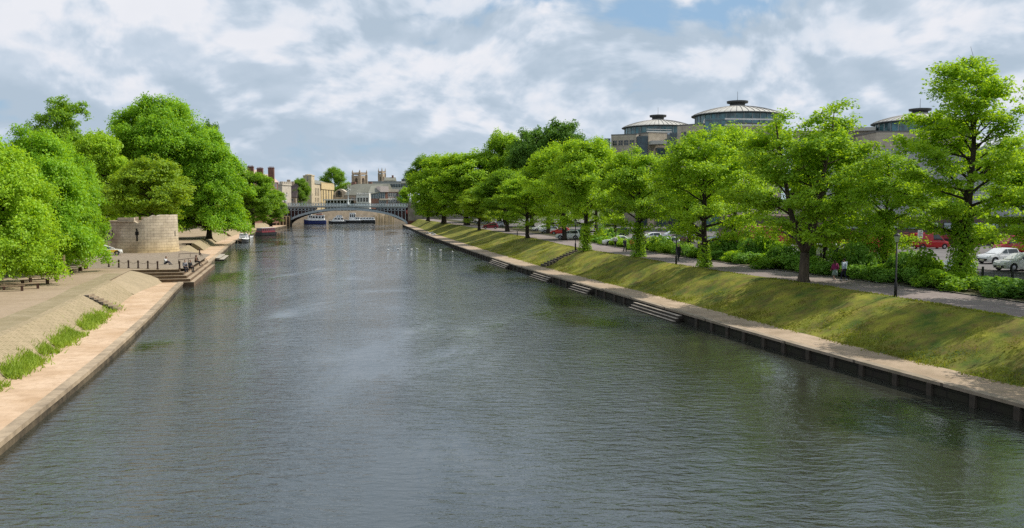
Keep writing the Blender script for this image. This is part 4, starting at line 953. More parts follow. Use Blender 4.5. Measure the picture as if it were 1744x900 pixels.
b = MB(); b.wall(P, Q, zt - .5, zt - .2, 0, .15); b.build('string_course', m_pale, t, org=org(t))
Y = 484; P, Q = XY(628, Y), XY(679, Y + 8); t = bthing('modern_block', 'modern red brick riverside block with glazed corner and white box', 'building', back(P, Q, 14))
zb0 = ZZ(327, Y); b = MB(); b.prism(back(face(P, Q, .55), Q, 14), 1, zb0); b.prism(back(P, face(P, Q, .33), 14), 1, ZZ(338.5, Y)); b.build('wall', m_redb, t, org=org(t))
b = MB(); b.prism(back(face(P, Q, .02), face(P, Q, .549), 13), ZZ(338.4, Y), ZZ(328, Y)); gl_ = b.build('glazing', g_blue, t, org=org(t))
b = MB()
for i in range(9): b.wall(face(P, Q, .03 + .06 * i), face(P, Q, .038 + .06 * i), ZZ(338.4, Y), ZZ(328, Y), .005, .12)
b.build('mullion', m_white, gl_, org=org(t))
b = MB(); b.wall(face(P, Q, .37), face(P, Q, .64), ZZ(327.2, Y), ZZ(317.5, Y), -6, 1.2); b.build('white_box', M('pinkish_white_panel', (.66, .56, .52), .7, .08, 1), t, org=org(t))
b = MB(); pp, qq = face(P, Q, -.03), face(P, Q, .38); b.add([(pp[0], pp[1] - 1, ZZ(331, Y)), (qq[0], qq[1] - 1, ZZ(327, Y)), (qq[0], qq[1] + 12, ZZ(313, Y)), (pp[0], pp[1] + 12, ZZ(316, Y)), (pp[0], pp[1] - 1, ZZ(331, Y) - .4), (qq[0], qq[1] - 1, ZZ(327, Y) - .4), (qq[0], qq[1] + 12, ZZ(313, Y) - .4), (pp[0], pp[1] + 12, ZZ(316, Y) - .4)], [(0, 1, 2, 3), (7, 6, 5, 4), (0, 4, 5, 1), (1, 5, 6, 2), (2, 6, 7, 3), (3, 7, 4, 0)]); b.build('roof', m_slate2, t, org=org(t))
b = MB(); b.wall(face(P, Q, .35), face(P, Q, .66), ZZ(341, Y), ZZ(338.4, Y), -2, .5); b.wall(face(P, Q, .65), face(P, Q, 1.0), zb0 + .001, zb0 + 1.6, -4, .2); b.build('pale_band', m_pale, t, org=org(t))
windows(t, P, Q, (.38, .46, .54), ZZ(347, Y), ZZ(341.5, Y), 1.3); windows(t, P, Q, (.68, .76, .84, .92), ZZ(335, Y), ZZ(329, Y), 1.2); windows(t, P, Q, (.68, .76, .84, .92), ZZ(346, Y), ZZ(341, Y), 1.2); windows(t, P, Q, (.68, .76, .84, .92), ZZ(340, Y), ZZ(337, Y), 1.0, mg=m_white)
Y = 560; P, Q = XY(626, Y), XY(704, Y); t = bthing('office_block', 'long pale grey flat roofed office block on the skyline left of the right bank trees', 'office', back(P, Q, 16))
b = MB(); b.prism(back(P, Q, 16), 1, ZZ(312, Y)); b.build('wall', m_gw, t, org=org(t)); b = MB(); b.prism(back(face(P, Q, .0), face(P, Q, 1), 15), ZZ(312, Y) + .001, ZZ(309, Y)); b.build('roof', m_lead, t, org=org(t))
b = MB(); b.prism(back((XX(684, Y), Y - 1), (XX(695, Y), Y - 1), 8), ZZ(312, Y), ZZ(305, Y)); b.build('stair_tower', m_white, t, org=org(t))
b = MB(); b.wall((XX(685, Y), Y - 1), (XX(693, Y), Y - 1), ZZ(309, Y), ZZ(305.6, Y), .01, .1); b.build('louvre', g_dark, t, org=org(t))
windows(t, P, Q, [.12 + .055 * i for i in range(15)], ZZ(319, Y), ZZ(314, Y), 2.0, mg=g_blue, mf=m_gw)
Y = 490; P, Q = XY(680, Y), XY(704, Y); t = bthing('glass_block', 'green glazed block half hidden by trees at the right bridge end', 'building', back(P, Q, 10))
b = MB(); b.prism(back(P, Q, 10), 1, ZZ(325, Y)); b.build('wall', M('dark_clad', (.07, .075, .07), .6, .2, 1), t, org=org(t)); b = MB(); b.wall(face(P, Q, .1), face(P, Q, .9), ZZ(345, Y), ZZ(327, Y), .01, .15); b.build('glazing', g_green, t, org=org(t))
# wharf wall under the arch
b = MB(); b.prism([(XX(470, 430), 430), (XX(715, 478), 478), (XX(715, 479.5), 479.5), (XX(470, 431.5), 431.5)], -1, 6.2)
o = b.build('wharf_wall', M('wharf_stone', (.44, .35, .25), .9, .3, .5, .3), org=(XX(580, 474), 474, 0)); tag(o, 'pale cream wharf wall seen beneath the bridge arch', 'wall')
b = MB(); rr = random.Random(4)
wp = thing('wharf_piles', 'row of yellowish timber piles at the right of the wharf under the arch', 'piles', (XX(655, 461), 461, 0))
for i in range(14):
    x = XX(636 + i * 2.6, 461) - wp.location.x; b = MB(); b.lathe([(.22, -1), (.2, 3.2 + rr.random() * 1.8)], 7, (x, rr.uniform(-.4, .4), 0), True); b.build('pile', M('pale_pile', (.42, .32, .15), .9, .35, 2), wp)
# round tower on the left bank
TB = g(246, 430.5, Z_LT); tr_ = 55 / F * TB.y
TT = thing('round_tower', 'round ruined medieval stone tower with arrow slit standing on the cobbles', 'tower', (XX(245, TB.y + tr_ * .6), TB.y + tr_ * .6, Z_LT - .1))
m_tow = Mbrick('tower_stone', (.60, .51, .38), (.50, .42, .30), (.30, .25, .18), .82, .42, mode='cyl', rad=tr_, dirt=.62, bump=.7, dirtcol=(.20, .16, .12), ms=.018)
b = MB(); n = 64; rr = random.Random(3); rings = []
def topz(a):   # a: 0 = towards +x ; the right hand side stands a course higher
    f = math.cos(a + .35); return 5.75 if f > .62 else (4.75 if f > .45 else 4.85)
for zz, k in ((0, 1.03), (1.4, 1.0), (3, .995), (4.2, .99)):
    rings.append([(tr_ * k * math.cos(2 * math.pi * i / n), tr_ * k * math.sin(2 * math.pi * i / n), zz) for i in range(n)])
jz = [topz(2 * math.pi * i / n) + rr.choice((-.38, -.2, 0, 0, .02, .05)) for i in range(n)]
rings.append([(tr_ * .985 * math.cos(2 * math.pi * i / n), tr_ * .985 * math.sin(2 * math.pi * i / n), jz[i]) for i in range(n)])
rings.append([(tr_ * .80 * math.cos(2 * math.pi * i / n), tr_ * .80 * math.sin(2 * math.pi * i / n), jz[i] - .02) for i in range(n)])
rings.append([(tr_ * .80 * math.cos(2 * math.pi * i / n), tr_ * .80 * math.sin(2 * math.pi * i / n), 3.2) for i in range(n)])
b.loft(rings, True); b.build('wall', m_tow, TT)
b = MB()
for i in range(n):      # string course under the ruined parapet, and the remaining parapet stones
    a = 2 * math.pi * i / n
    if math.cos(a + .35) < .40:
        a2 = 2 * math.pi * (i + 1) / n
        for r0, r1, z0_, z1_ in ((.987, 1.02, 4.72, 4.9), (.86, .98, 4.9, 5.32 + .1 * rr.random()) if (i % 7) and math.cos(a) > -.62 else (.9, .95, 4.8, 4.86),):
            b.prism([(tr_ * r0 * math.cos(a), tr_ * r0 * math.sin(a)), (tr_ * r1 * math.cos(a), tr_ * r1 * math.sin(a)), (tr_ * r1 * math.cos(a2), tr_ * r1 * math.sin(a2)), (tr_ * r0 * math.cos(a2), tr_ * r0 * math.sin(a2))], z0_, z1_)
b.build('parapet', m_tow, TT)
def slit(a, z0, z1, w, cross):
    b = MB(); c, s = math.cos(a), math.sin(a); Mx = Matrix.Translation((tr_ * .995 * c, tr_ * .995 * s, 0)) @ Matrix.Rotation(a, 4, 'Z')
    b.bx(-.3, .035, -w / 2, w / 2, z0, z1, Mx)
    if cross: b.bx(-.3, .04, -.24, .24, z1 - .95, z1 - .45, Mx)
    b.build('arrow_slit', M('slit_dark', (.008, .007, .006), .95, .2, 2), TT)
slit(R(-80), 1.9, 3.75, .22, True); slit(R(-135), 2.2, 3.5, .2, False); slit(R(-5), 2.5, 3.3, .2, False)
# domed office complex on the right -------------------------------
m_port = Mbrick('portland_stone', (.52, .45, .36), (.46, .40, .32), (.32, .28, .22), 1.6, .8, dirt=.3, bump=.15)
m_zinc = M('zinc_roof', (.52, .50, .45), .55, .15, .6)
def dome(label, px, Y, wpx, py_eave, py_apex, py_lant, blocks, xl_, xr_, ybase):
    cx = XX(px, Y); r = wpx / 2 / F * Y; ze = ZZ(py_eave, Y); za = ZZ(py_apex, Y); zl = ZZ(py_lant, Y)
    t = thing('domed_office', label, 'office', (cx, Y, Z_TOP)); L = lambda zz: zz - Z_TOP
    prof = [(r * 1.0, L(ze)), (r * .99, L(ze) + .12)] + [(r * k, L(ze) + .12 + (za - ze) * (1 - k ** 2.1)) for k in (.9, .8, .65, .5, .35, .16)]
    b = MB(); b.lathe(prof, 48); rf = b.build('roof', m_zinc, t, True)
    b = MB()
    for i in range(48):
        a = 2 * math.pi * i / 48; b.tube([(p * math.cos(a), p * math.sin(a), q + .05) for p, q in prof[1:]], .07, 4)
    b.build('standing_seam', M('seam_zinc', (.24, .23, .21), .6, .15, 1), rf)
    b = MB(); b.lathe([(r * .985, L(ze) - .28), (r * 1.03, L(ze) - .2), (r * 1.03, L(ze) - .0), (r * .97, L(ze) + .1)], 48, cap=True); b.build('eave', M('eave_dark', (.07, .075, .075), .6, .15, 1), t)
    dh = (za - ze); b = MB(); b.lathe([(r * .17, L(za) - .5), (r * .17, L(za) + (zl - za) * .55), (r * .235, L(za) + (zl - za) * .62), (r * .24, L(zl) - .12), (r * .08, L(zl) + .06), (.05, L(zl) + .15)], 24, cap=True); ln = b.build('lantern', M('lantern_dark', (.05, .052, .05), .6, .2, 1), t)
    b = MB(); b.lathe([(r * .20, L(za) + .1), (r * .20, L(za) + .3)], 24, cap=True); b.build('lantern_ring', m_zinc, ln)
    b = MB(); b.tube([(0, 0, L(zl)), (0, 0, L(zl) + 2.2)], [.05, .03], 5); b.build('mast', m_dark, t)
    gh = 3.3; b = MB(); b.lathe([(r * .94, L(ze) - gh), (r * .94, L(ze) - .25)], 48, cap=True); gl = b.build('drum_glazing', g_teal, t)
    b = MB()
    for i in range(32):
        a = 2 * math.pi * (i + .5) / 32; c, s = math.cos(a) * r * .945, math.sin(a) * r * .945; b = MB(); b.bx(-.09, .09, -.09, .09, L(ze) - gh, L(ze) - .26, Matrix.Translation((c, s, 0)) @ Matrix.Rotation(a, 4, 'Z'))
        b.build('mullion', M('mullion_grey', (.30, .33, .33), .5, .1, 1), gl)
    b = MB(); b.lathe([(r * .96, L(ze) - gh - .5), (r * 1.02, L(ze) - gh - .45), (r * 1.02, L(ze) - gh - .05), (r * .96, L(ze) - gh)], 48, cap=True); b.build('drum_sill', m_white, t)
    b = MB(); b.lathe([(r * .95, 0), (r * .95, L(ze) - gh - .51)], 48, cap=True); b.build('drum_wall', m_port, t)
    for i in range(10):
        a = R(-90) + (i - 4.5) * R(17); b = MB(); b.bx(-.1, .05, -.55, .55, L(ze) - gh - 4.2, L(ze) - gh - 2.2, Matrix.Translation((math.cos(a) * r * .95, math.sin(a) * r * .95, 0)) @ Matrix.Rotation(a, 4, 'Z')); b.build('window', g_teal, t)
    return t, cx, ze, r
m_dkgl = Mglass('glass_slate', (.03, .06, .07))
def wing(t, pxa, pxb, Ya, Yb, py_top, py_bot=430, m=None, win=None, rows=((.1, .2), (.33, .43)), rail=True):
    P, Q = XY(pxa, Ya), XY(pxb, Yb); zt = at(pxa, py_top, Ya).z
    b = MB(); b.prism(back(P, Q, 12), Z_TOP, zt); b.build('block', m or m_port, t, org=org(t))
    b = MB(); b.prism(back(face(P, Q, -.005), face(P, Q, 1.005), 12.1), zt + .002, zt + .35); b.build('parapet', M('parapet_grey', (.18, .17, .155), .8, .2, 1), t, org=org(t))
    if win:
        for (a, c) in rows: windows(t, P, Q, win, zt - c * (zt - Z_TOP) * .55, zt - a * (zt - Z_TOP) * .55, 1.25, mg=g_dark, mf=m_port)
    return P, Q, zt
def glazed(t, pxa, pxb, Ya, Yb, py_top, dep=3.5, mg=None):
    P, Q = XY(pxa, Ya), XY(pxb, Yb); zt = at(pxa, py_top, Ya).z
    b = MB(); b.prism(back(P, Q, dep), Z_TOP, zt); gz = b.build('glass_bay', mg or m_dkgl, t, org=org(t)); b = MB()
    for i in range(5): b.wall(face(P, Q, .01 + .24 * i), face(P, Q, .03 + .24 * i), Z_TOP, zt, .005, .1)
    k = zt - .3
    while k > Z_TOP + 6: b.wall(P, Q, k, k + .12, .006, .08); k -= 2.4
    b.build('bay_frame', M('bay_frame', (.16, .20, .21), .5, .1, 1), gz, org=org(t))
t, cx, ze, r = dome('left domed stone office pavilion farthest from the camera', 1119, 262, 118, 218, 206, 196, [], 0, 0, 0)
wing(t, 1040, 1083, 262 - r - 2, 262 - r - 5, 231.5, win=(.15, .38, .6, .82)); wing(t, 1103, 1142, 262 - r - 6, 262 - r - 3, 227, win=(.8,)); glazed(t, 1084, 1102, 262 - r - 5.5, 262 - r - 6, 232); glazed(t, 1029, 1039, 262 - r - 2, 262 - r - 2, 236, mg=g_teal)
glazed(t, 1118, 1140, 262 - r - 9, 262 - r - 9, 252)
b = MB(); P, Q = XY(1108, 262 - r - 10), XY(1143, 262 - r - 10); b.prism(back(P, Q, 5), at(1108, 250, 262 - r).z, at(1108, 244, 262 - r).z); b.build('curved_canopy', m_zinc, t, org=org(t))
b = MB(); P, Q = XY(1100, 262 - r - 7), XY(1142, 262 - r - 5); b.wall(P, Q, at(1100, 228, 250).z, at(1100, 226, 250).z, 0, .4); b.wall(P, Q, at(1100, 223.5, 250).z, at(1100, 222.5, 250).z, 0, .2); b.build('balcony_rail', m_white, t, org=org(t))
t, cx, ze, r = dome('middle domed stone office pavilion largest on the skyline', 1253, 215, 148, 197.5, 183, 172, [], 0, 0, 0)
wing(t, 1152, 1197, 215 - r + 1, 215 - r - 3, 215.5, win=(.25, .55, .82)); glazed(t, 1139, 1151.5, 215 - r + 1, 215 - r + 1, 226); glazed(t, 1198, 1235, 215 - r - 3.4, 215 - r - 4, 202.5, mg=g_teal); wing(t, 1236, 1330, 215 - r - 4.5, 215 - r - 2, 211.5, win=(.15, .4, .6, .8))
b = MB(); P, Q = XY(1232, 215 - r - 5.5), XY(1324, 215 - r - 4); b.wall(P, Q, at(1232, 215, 200).z, at(1232, 212.6, 200).z, 0, .4); b.wall(P, Q, at(1232, 205, 200).z, at(1232, 202.5, 200).z, 0, .3); b.build('balcony_rail', m_white, t, org=org(t))
t, cx, ze, r = dome('right domed stone office pavilion partly behind the tallest tree', 1562, 200, 150, 210, 196, 185, [], 0, 0, 0)
wing(t, 1350, 1487, 205, 200, 226, win=(.1, .25, .4, .55, .7, .85)); wing(t, 1489, 1655, 200 - r - 1, 200 - r - 1, 226, win=(.2, .4, .6, .8))
b = MB(); P, Q = XY(1390, 203), XY(1488, 199); b.prism(back(P, Q, 9), at(1400, 226, 200).z + .4, at(1400, 217, 200).z); b.build('link_roof', m_zinc, t, org=org(t))
# depot
m_clad = M('grey_cladding', (.40, .42, .43), .6, .12, .5, streak=True); m_red = paint('depot_red', (.30, .012, .022), .4)
P, Q = XY(1238, 140), XY(2000, 128); t = bthing('sorting_depot', 'depot with grey clad upper storey, brown brick band and red ground floor', 'depot', back(P, Q, 30), Z_TOP)
zr0 = at(1560, 401, 134).z; zb1 = at(1560, 369, 134).z; zc1 = at(1620, 252, 134).z
b = MB(); b.prism(back(P, Q, 30), Z_TOP, zr0); b.build('ground_floor', m_red, t, org=org(t))
b = MB(); b.prism(back(P, Q, 30), zr0 + .001, zb1); b.build('brick_band', m_brb, t, org=org(t))
P1, Q1 = face(P, Q, .30), Q
b = MB(); b.prism(back(P1, Q1, 28), zb1 + .001, zc1); b.build('cladding', m_clad, t, org=org(t))
b = MB()
for i in range(90): b.wall(face(P1, Q1, i / 90), face(P1, Q1, i / 90 + .003), zb1 + .01, zc1, .002, .06)
b.build('cladding_rib', M('clad_rib', (.33, .35, .36), .6, .1, 1), t, org=org(t))
windows(t, P, Q, [.30 + .045 * i for i in range(15)], zr0 + 1.0, zr0 + 1.9, 2.0, mg=M('pale_blind', (.42, .48, .50), .3, .2, .8), mf=m_dark)
for i in range(7):
    u = .32 + .09 * i; b = MB(); b.wall(face(P, Q, u), face(P, Q, u + .05), Z_TOP, zr0 - .5, -.1, .04); b.build('loading_door', M('door_dark', (.05, .01, .015), .6, .3, 1), t, org=org(t))
for u in (.375, .415, .555):
    b = MB(); b.wall(face(P, Q, u), face(P, Q, u + .02), Z_TOP + 1.4, Z_TOP + 1.6, .005, .06); b.wall(face(P, Q, u + .002), face(P, Q, u + .016), Z_TOP + 1.75, Z_TOP + 1.85, .005, .06); b.build('lettering', M('faded_lettering', (.45, .16, .12), .6, .2, 3), t, org=org(t))
# ---------------------------------------------------------------- vehicles
m_tyre = M('tyre_rubber', (.018, .018, .018), .85, .2, 4); m_rim = M('alloy_rim', (.4, .4, .41), .35, .15, 4, metal=.8)
g_car = Mglass('car_glass', (.03, .045, .05), .05); m_lamp = M('headlamp_clear', (.65, .67, .68), .15, .1, 4); m_tail = M('tail_lamp_red', (.35, .01, .01), .25, .1, 4)
m_plate = M('number_plate', (.7, .68, .5), .5, .1, 4); m_trim = M('black_trim', (.02, .02, .02), .6, .2, 3)
KINDS = dict(hatch=dict(L=3.95, W=1.72, H=1.48, belt=.93, hood=.86, nose=.62, wr=.31, gh=(-1.88, -1.55, -.15, .95), wb=(-1.25, 1.22)),
             suv=dict(L=4.3, W=1.82, H=1.62, belt=1.02, hood=.98, nose=.74, wr=.35, gh=(-2.05, -1.75, -.05, .95), wb=(-1.32, 1.32)),
             saloon=dict(L=4.6, W=1.8, H=1.45, belt=.92, hood=.85, nose=.62, wr=.32, gh=(-1.75, -1.0, .1, 1.0), wb=(-1.4, 1.35)),
             van=dict(L=5.0, W=1.95, H=2.2, belt=1.15, hood=1.1, nose=.75, wr=.34, gh=(-2.46, -2.42, .75, 1.65), wb=(-1.5, 1.6)),
             lorry=dict(L=6.5, W=2.3, H=3.1, belt=1.5, hood=1.45, nose=1.1, wr=.42, gh=(-3.22, -3.2, 2.2, 2.95), wb=(-2.0, 2.2)))
CARN = {}
def car(kind, colname, col, label, x, y, rz, z=Z_TOP + .02, name='parked_car', cat='car', group=None, stripe=None, panel=False, bare=False):
    k = KINDS[kind]; L, W, Hh = k['L'] / 2, k['W'] / 2, k['H']; be = k['belt']
    t = thing(name, label, cat, (x, y, z), rz, group)
    key = (kind, colname)
    if key in CARN:
        for c in KID[CARN[key].name]: dup(c, t)
        return t
    CARN[key] = t; pm = paint('paint_' + colname, col)
    r0, r1, r2, r3 = k['gh']
    def sec(x, w, zl, zt, tw=.93): return [(x, -w * .9, zl), (x, -w, zl + .22), (x, -w, zt - .22), (x, -w * tw, zt), (x, w * tw, zt), (x, w, zt - .22), (x, w, zl + .22), (x, w * .9, zl)]
    b = MB(); hd, no = k['hood'], k['nose']
    b.loft([sec(-L, W * .82, .38, be - .18), sec(-L + .10, W * .93, .28, be - .03), sec(-L + .45, W, .2, be), sec(0, W, .19, be), sec(r3 - .25, W, .19, be), sec(r3 + .15, W * .985, .2, hd), sec(L - .3, W * .95, .22, (hd + no) / 2 + .06), sec(L - .06, W * .86, .26, no), sec(L, W * .74, .34, no - .14)])
    def gsec(x, zt, w): return [(x, -w, be - .06), (x, -w * .985, be), (x, -w * .80, zt), (x, -w * .5, zt + .035), (x, w * .5, zt + .035), (x, w * .80, zt), (x, w * .985, be), (x, w, be - .06)]
    wt = W * .97; tz = Hh - .04
    if kind in ('van', 'lorry'): 
        def gsec(x, zt, w): return [(x, -w, be - .06), (x, -w * .995, be), (x, -w * .92, zt), (x, -w * .7, zt + .04), (x, w * .7, zt + .04), (x, w * .92, zt), (x, w * .995, be), (x, w, be - .06)]
    tops = [(r0, be + .02), (r1, tz - .06), (r1 + (r2 - r1) * .4, tz), (r2, tz - .03), (r3, be + .02)]
    rings = [gsec(xx, zz, wt * (1 if i else .96)) for i, (xx, zz) in enumerate(tops)]
    b.loft(rings); b.build('body', pm, t, smooth=False)
    def pan(name, pts, m=g_car, th=.012):
        b = MB(); c = sum((Vector(p) for p in pts), Vector()) / len(pts); nn = (Vector(pts[1]) - Vector(pts[0])).cross(Vector(pts[2]) - Vector(pts[0])).normalized()
        if nn.dot(c - Vector((0, 0, be * .5))) < 0: nn = -nn
        a = [Vector(p) + nn * th for p in pts]; q = [Vector(p) - nn * .03 for p in pts]; b.loft([q, a]); return b.build(name, m, t)
    u = .82 if kind not in ('van', 'lorry') else .93
    def lp(a, c, f): return tuple(Vector(a).lerp(Vector(c), f))
    f0, f1 = (r3, r2)
    pan('windscreen', [lp((r3, -wt * .93, be), (r2, -wt * u * .93, tz - .05), .08), lp((r3, wt * .93, be), (r2, wt * u * .93, tz - .05), .08), lp((r3, wt * .93, be), (r2, wt * u * .93, tz - .05), .93), lp((r3, -wt * .93, be), (r2, -wt * u * .93, tz - .05), .93)])
    if not panel: pan('rear_window', [lp((r0, -wt * .85, be), (r1, -wt * u * .88, tz - .07), .12), lp((r0, wt * .85, be), (r1, wt * u * .88, tz - .07), .12), lp((r0, wt * .85, be), (r1, wt * u * .88, tz - .07), .9), lp((r0, -wt * .85, be), (r1, -wt * u * .88, tz - .07), .9)])
    xs = [(r0 + .28, r1 + .12, -.42, -.42), (-.34, -.34, r2 - .10, r3 - .30)] if not panel else [(r2 - .75, r2 - .75, r2 - .08, r3 - .25)]
    for sg in (-1, 1):
        for (a0, a1, c1, c0) in xs:
            w0, w1 = wt * .985, wt * (.80 if kind not in ('van', 'lorry') else .92)
            def yz(f): return sg * (w0 + (w1 - w0) * f), be + (tz - be) * f
            y0, z0 = yz(.08); y1, z1 = yz(.86)
            pan('side_window', [(a0, y0, z0), (c0, y0, z0), (c1, y1, z1), (a1, y1, z1)])
        for wx in k['wb']:
            b = MB(); q = len(b.v); r = k['wr']; b.lathe([(r * .6, -.1), (r * .96, -.11), (r, -.07), (r, .07), (r * .96, .11), (r * .6, .1)], 20)
            b.v = [(wx + p[0], sg * (W - .09) + p[2], r + p[1]) for p in b.v]; tb = b.build('wheel', m_tyre, t)
            b = MB(); b.lathe([(.01, .085), (r * .3, .085), (r * .62, .075), (r * .62, -.075), (.01, -.08)], 10); b.v = [(wx + p[0], sg * (W - .085) + sg * p[2], r + p[1]) for p in b.v]; b.build('rim', m_rim, tb)
            b = MB(); q = []
            for a in np.linspace(0, math.pi, 11): q.append(((wx + (r + .07) * math.cos(a), r + (r + .07) * math.sin(a)), (wx + (r - .02) * math.cos(a), r + (r - .02) * math.sin(a))))
            b.loft([[(o_[0], sg * (W - .1), o_[1]), (o_[0], sg * (W + .008), o_[1]), (i_[0], sg * (W + .008), i_[1]), (i_[0], sg * (W - .1), i_[1])] for o_, i_ in q]); b.build('wheel_arch', m_trim, t)
        b = MB(); b.ball((L - .17, sg * W * .68, no + (.0 if kind != 'hatch' else .03)), (.17, .16, .10), 10, 6); b.build('headlight', m_lamp, t, True)
        b = MB(); b.bx(-L - .015, -L + .2, sg * W * .78 - .09, sg * W * .78 + .06, be - .34, be - .05); b.build('tail_light', m_tail, t)
        b = MB(); b.ball((r3 - .35, sg * (W + .1), be + .06), (.07, .11, .07), 8, 5); b.build('wing_mirror', pm if kind != 'van' else m_trim, t, True)
    b = MB(); b.bx(L - .1, L + .012, -W * .6, W * .6, .32, .32 + (no - .3) * .38); b.build('grille', m_trim, t)
    b = MB(); b.bx(L + .001, L + .025, -.26, .26, .36, .47); b.build('number_plate', m_plate, t)
    b = MB(); b.bx(-L - .02, -L + .1, -.26, .26, .55, .66); b.build('number_plate', m_plate, t)
    b = MB(); b.bx(-L - .012, -L + .18, -W * .8, W * .8, .3, .48); b.build('bumper', m_trim, t)
    if stripe:
        for sg in (-1, 1): b = MB(); b.bx(-L + .5, L - .6, min(sg * (W - .01), sg * (W + .006)), max(sg * (W - .01), sg * (W + .006)), .42, .78); b.build('side_stripe', stripe, t)
        b = MB(); b.bx(-L - .03, -L + .1, -W * .7, W * .7, .5, .8); b.build('rear_stripe', stripe, t)
    return t
def carp(kind, cn, col, label, px, py, yaw, **k):      # by the wheel line in the photo
    q = g(px, py, k.get('z', Z_TOP + .02)); return car(kind, cn, col, label, q.x, q.y, R(yaw), **k)
WH = (.80, .80, .80); SI = (.45, .47, .48)
car_group = 'cars parked in the right bank car park'
carp('suv', 'pearl_white', (.78, .78, .77), 'white compact car with black wheel arches at the right edge, nearest in front', 1733, 461, 196, group=car_group)
carp('suv', 'white', WH, 'white car standing behind the nearest white car at the right edge', 1700, 449, 198, group=car_group)
carp('hatch', 'white', WH, 'white car half hidden by ivy behind the trunk of the tallest tree', 1622, 471, 200, group=car_group)
carp('van', 'white_van', WH, 'tall white van behind the hedge left of the walking couple', 1408, 452, -8, name='parked_van', cat='van', panel=True)
carp('lorry', 'post_red', (.42, .016, .018), 'red lorry seen through the leaves left of the forked tree', 1290, 424, 185, name='parked_lorry', cat='lorry', panel=True)
carp('van', 'post_red', (.42, .016, .018), 'red van in front of the depot above the white van', 1448, 419, 10, name='parked_van', cat='van', panel=True)
carp('van', 'post_red', (.42, .016, .018), 'red van facing out in front of the depot, left of the ivied low tree', 1500, 436, 268, name='parked_van', cat='van', panel=True)
carp('van', 'post_red', (.42, .016, .018), 'red van against the depot ground floor between ivied tree and tallest tree', 1583, 424, 5, name='parked_van', cat='van', panel=True)
carp('van', 'post_red', (.42, .016, .018), 'red van behind the white cars near the right edge', 1728, 431, 182, name='parked_van', cat='van', panel=True)
carp('saloon', 'maroon', (.10, .018, .03), 'dark maroon car parked side on behind the bare trunk beyond the lone walker', 1156, 414, 5, group=car_group)
carp('suv', 'white', WH, 'white car with its back toward the river right of the maroon one', 1178, 407, 75, group=car_group)
carp('saloon', 'blue_grey', (.05, .08, .12), 'dark blue car behind trunk under the broad round crowned tree', 1222, 420, 12, group=car_group)
carp('hatch', 'berry', (.25, .02, .05), 'dark red car low behind the hedge right of the round crowned tree', 1216, 428, 20, group=car_group)
carp('hatch', 'white', WH, 'white car with dark windscreen facing the hedge beside the lone walker', 1135, 421, 200, group=car_group)
carp('suv', 'silver', SI, 'silver car behind the white one beyond the hedge', 1140, 410, 190, group=car_group)
carp('hatch', 'white', WH, 'white car with visible wheel right of the slender ivied tree', 1107, 411, 185, group=car_group)
carp('saloon', 'white', WH, 'long white car behind the hedge above the first walkers', 1052, 418, 178, group=car_group)
carp('hatch', 'silver', SI, 'silver car peeping left of the slender ivied tree', 1078, 419, 170, group=car_group)
carp('hatch', 'teal', (.03, .10, .10), 'dark teal car behind the hedge right of the ivied staircase tree', 1022, 409, 178, group=car_group)
carp('suv', 'dark_blue', (.03, .05, .09), 'dark car in shade above the long white car', 1052, 402, 180, group=car_group)
carp('hatch', 'teal', (.03, .10, .10), 'dark teal car left of the lamp post by the staircase', 985, 404, 182, group=car_group)
carp('hatch', 'red', (.50, .02, .02), 'bright red car beside a dark trunk left of the staircase lamp', 954, 400, 172, group=car_group)
carp('hatch', 'silver', SI, 'silver car next left of the bright red car', 935, 397, 200, group=car_group)
carp('hatch', 'white', WH, 'white car two left of the bright red car', 920, 394, 200, group=car_group)
carp('suv', 'white', WH, 'white car partly under the bright red car row near the lamp', 967, 408, 176, group=car_group)
carp('van', 'white_van', WH, 'white van at the far end of the car park behind the olive tree', 824, 383, 180, name='parked_van', cat='van', panel=True)
carp('hatch', 'silver', SI, 'silver car in deep shade right of the far white van', 846, 387, 185, group=car_group)
carp('hatch', 'berry', (.25, .02, .05), 'dark red car in shade beside the far white van', 835, 390, 185, group=car_group)
carp('hatch', 'yellow_white', (.78, .77, .70), 'white car with bright yellow side stripe parked by the round tower under leaves', 183, 435, 25, z=Z_LT + .02, stripe=paint('signal_yellow', (.75, .48, .02)))
# parking bay lines
b = MB()
for i in range(26):
    y = 60 + i * 2.6; b.bx(RT(y) + 19, RT(y) + 24, y, y + .12, Z_TOP + .024, Z_TOP + .026)
o = b.build('parking_lines', M('line_white', (.6, .6, .58), .8, .2, 2)); o['kind'] = 'structure'
b = MB()
for i in range(30):
    y = 40 + i * 5; x0 = RT(y) + 3.5; x1 = RT(y + 2.4) + 3.5
    b.add([(x0, y, Z_TOP + .017), (x0 + .1, y, Z_TOP + .017), (x1 + .1, y + 2.4, Z_TOP + .017), (x1, y + 2.4, Z_TOP + .017)], [(0, 1, 2, 3)])
o = b.build('path_markings', M('worn_line', (.42, .40, .38), .9, .4, 3)); o['kind'] = 'structure'
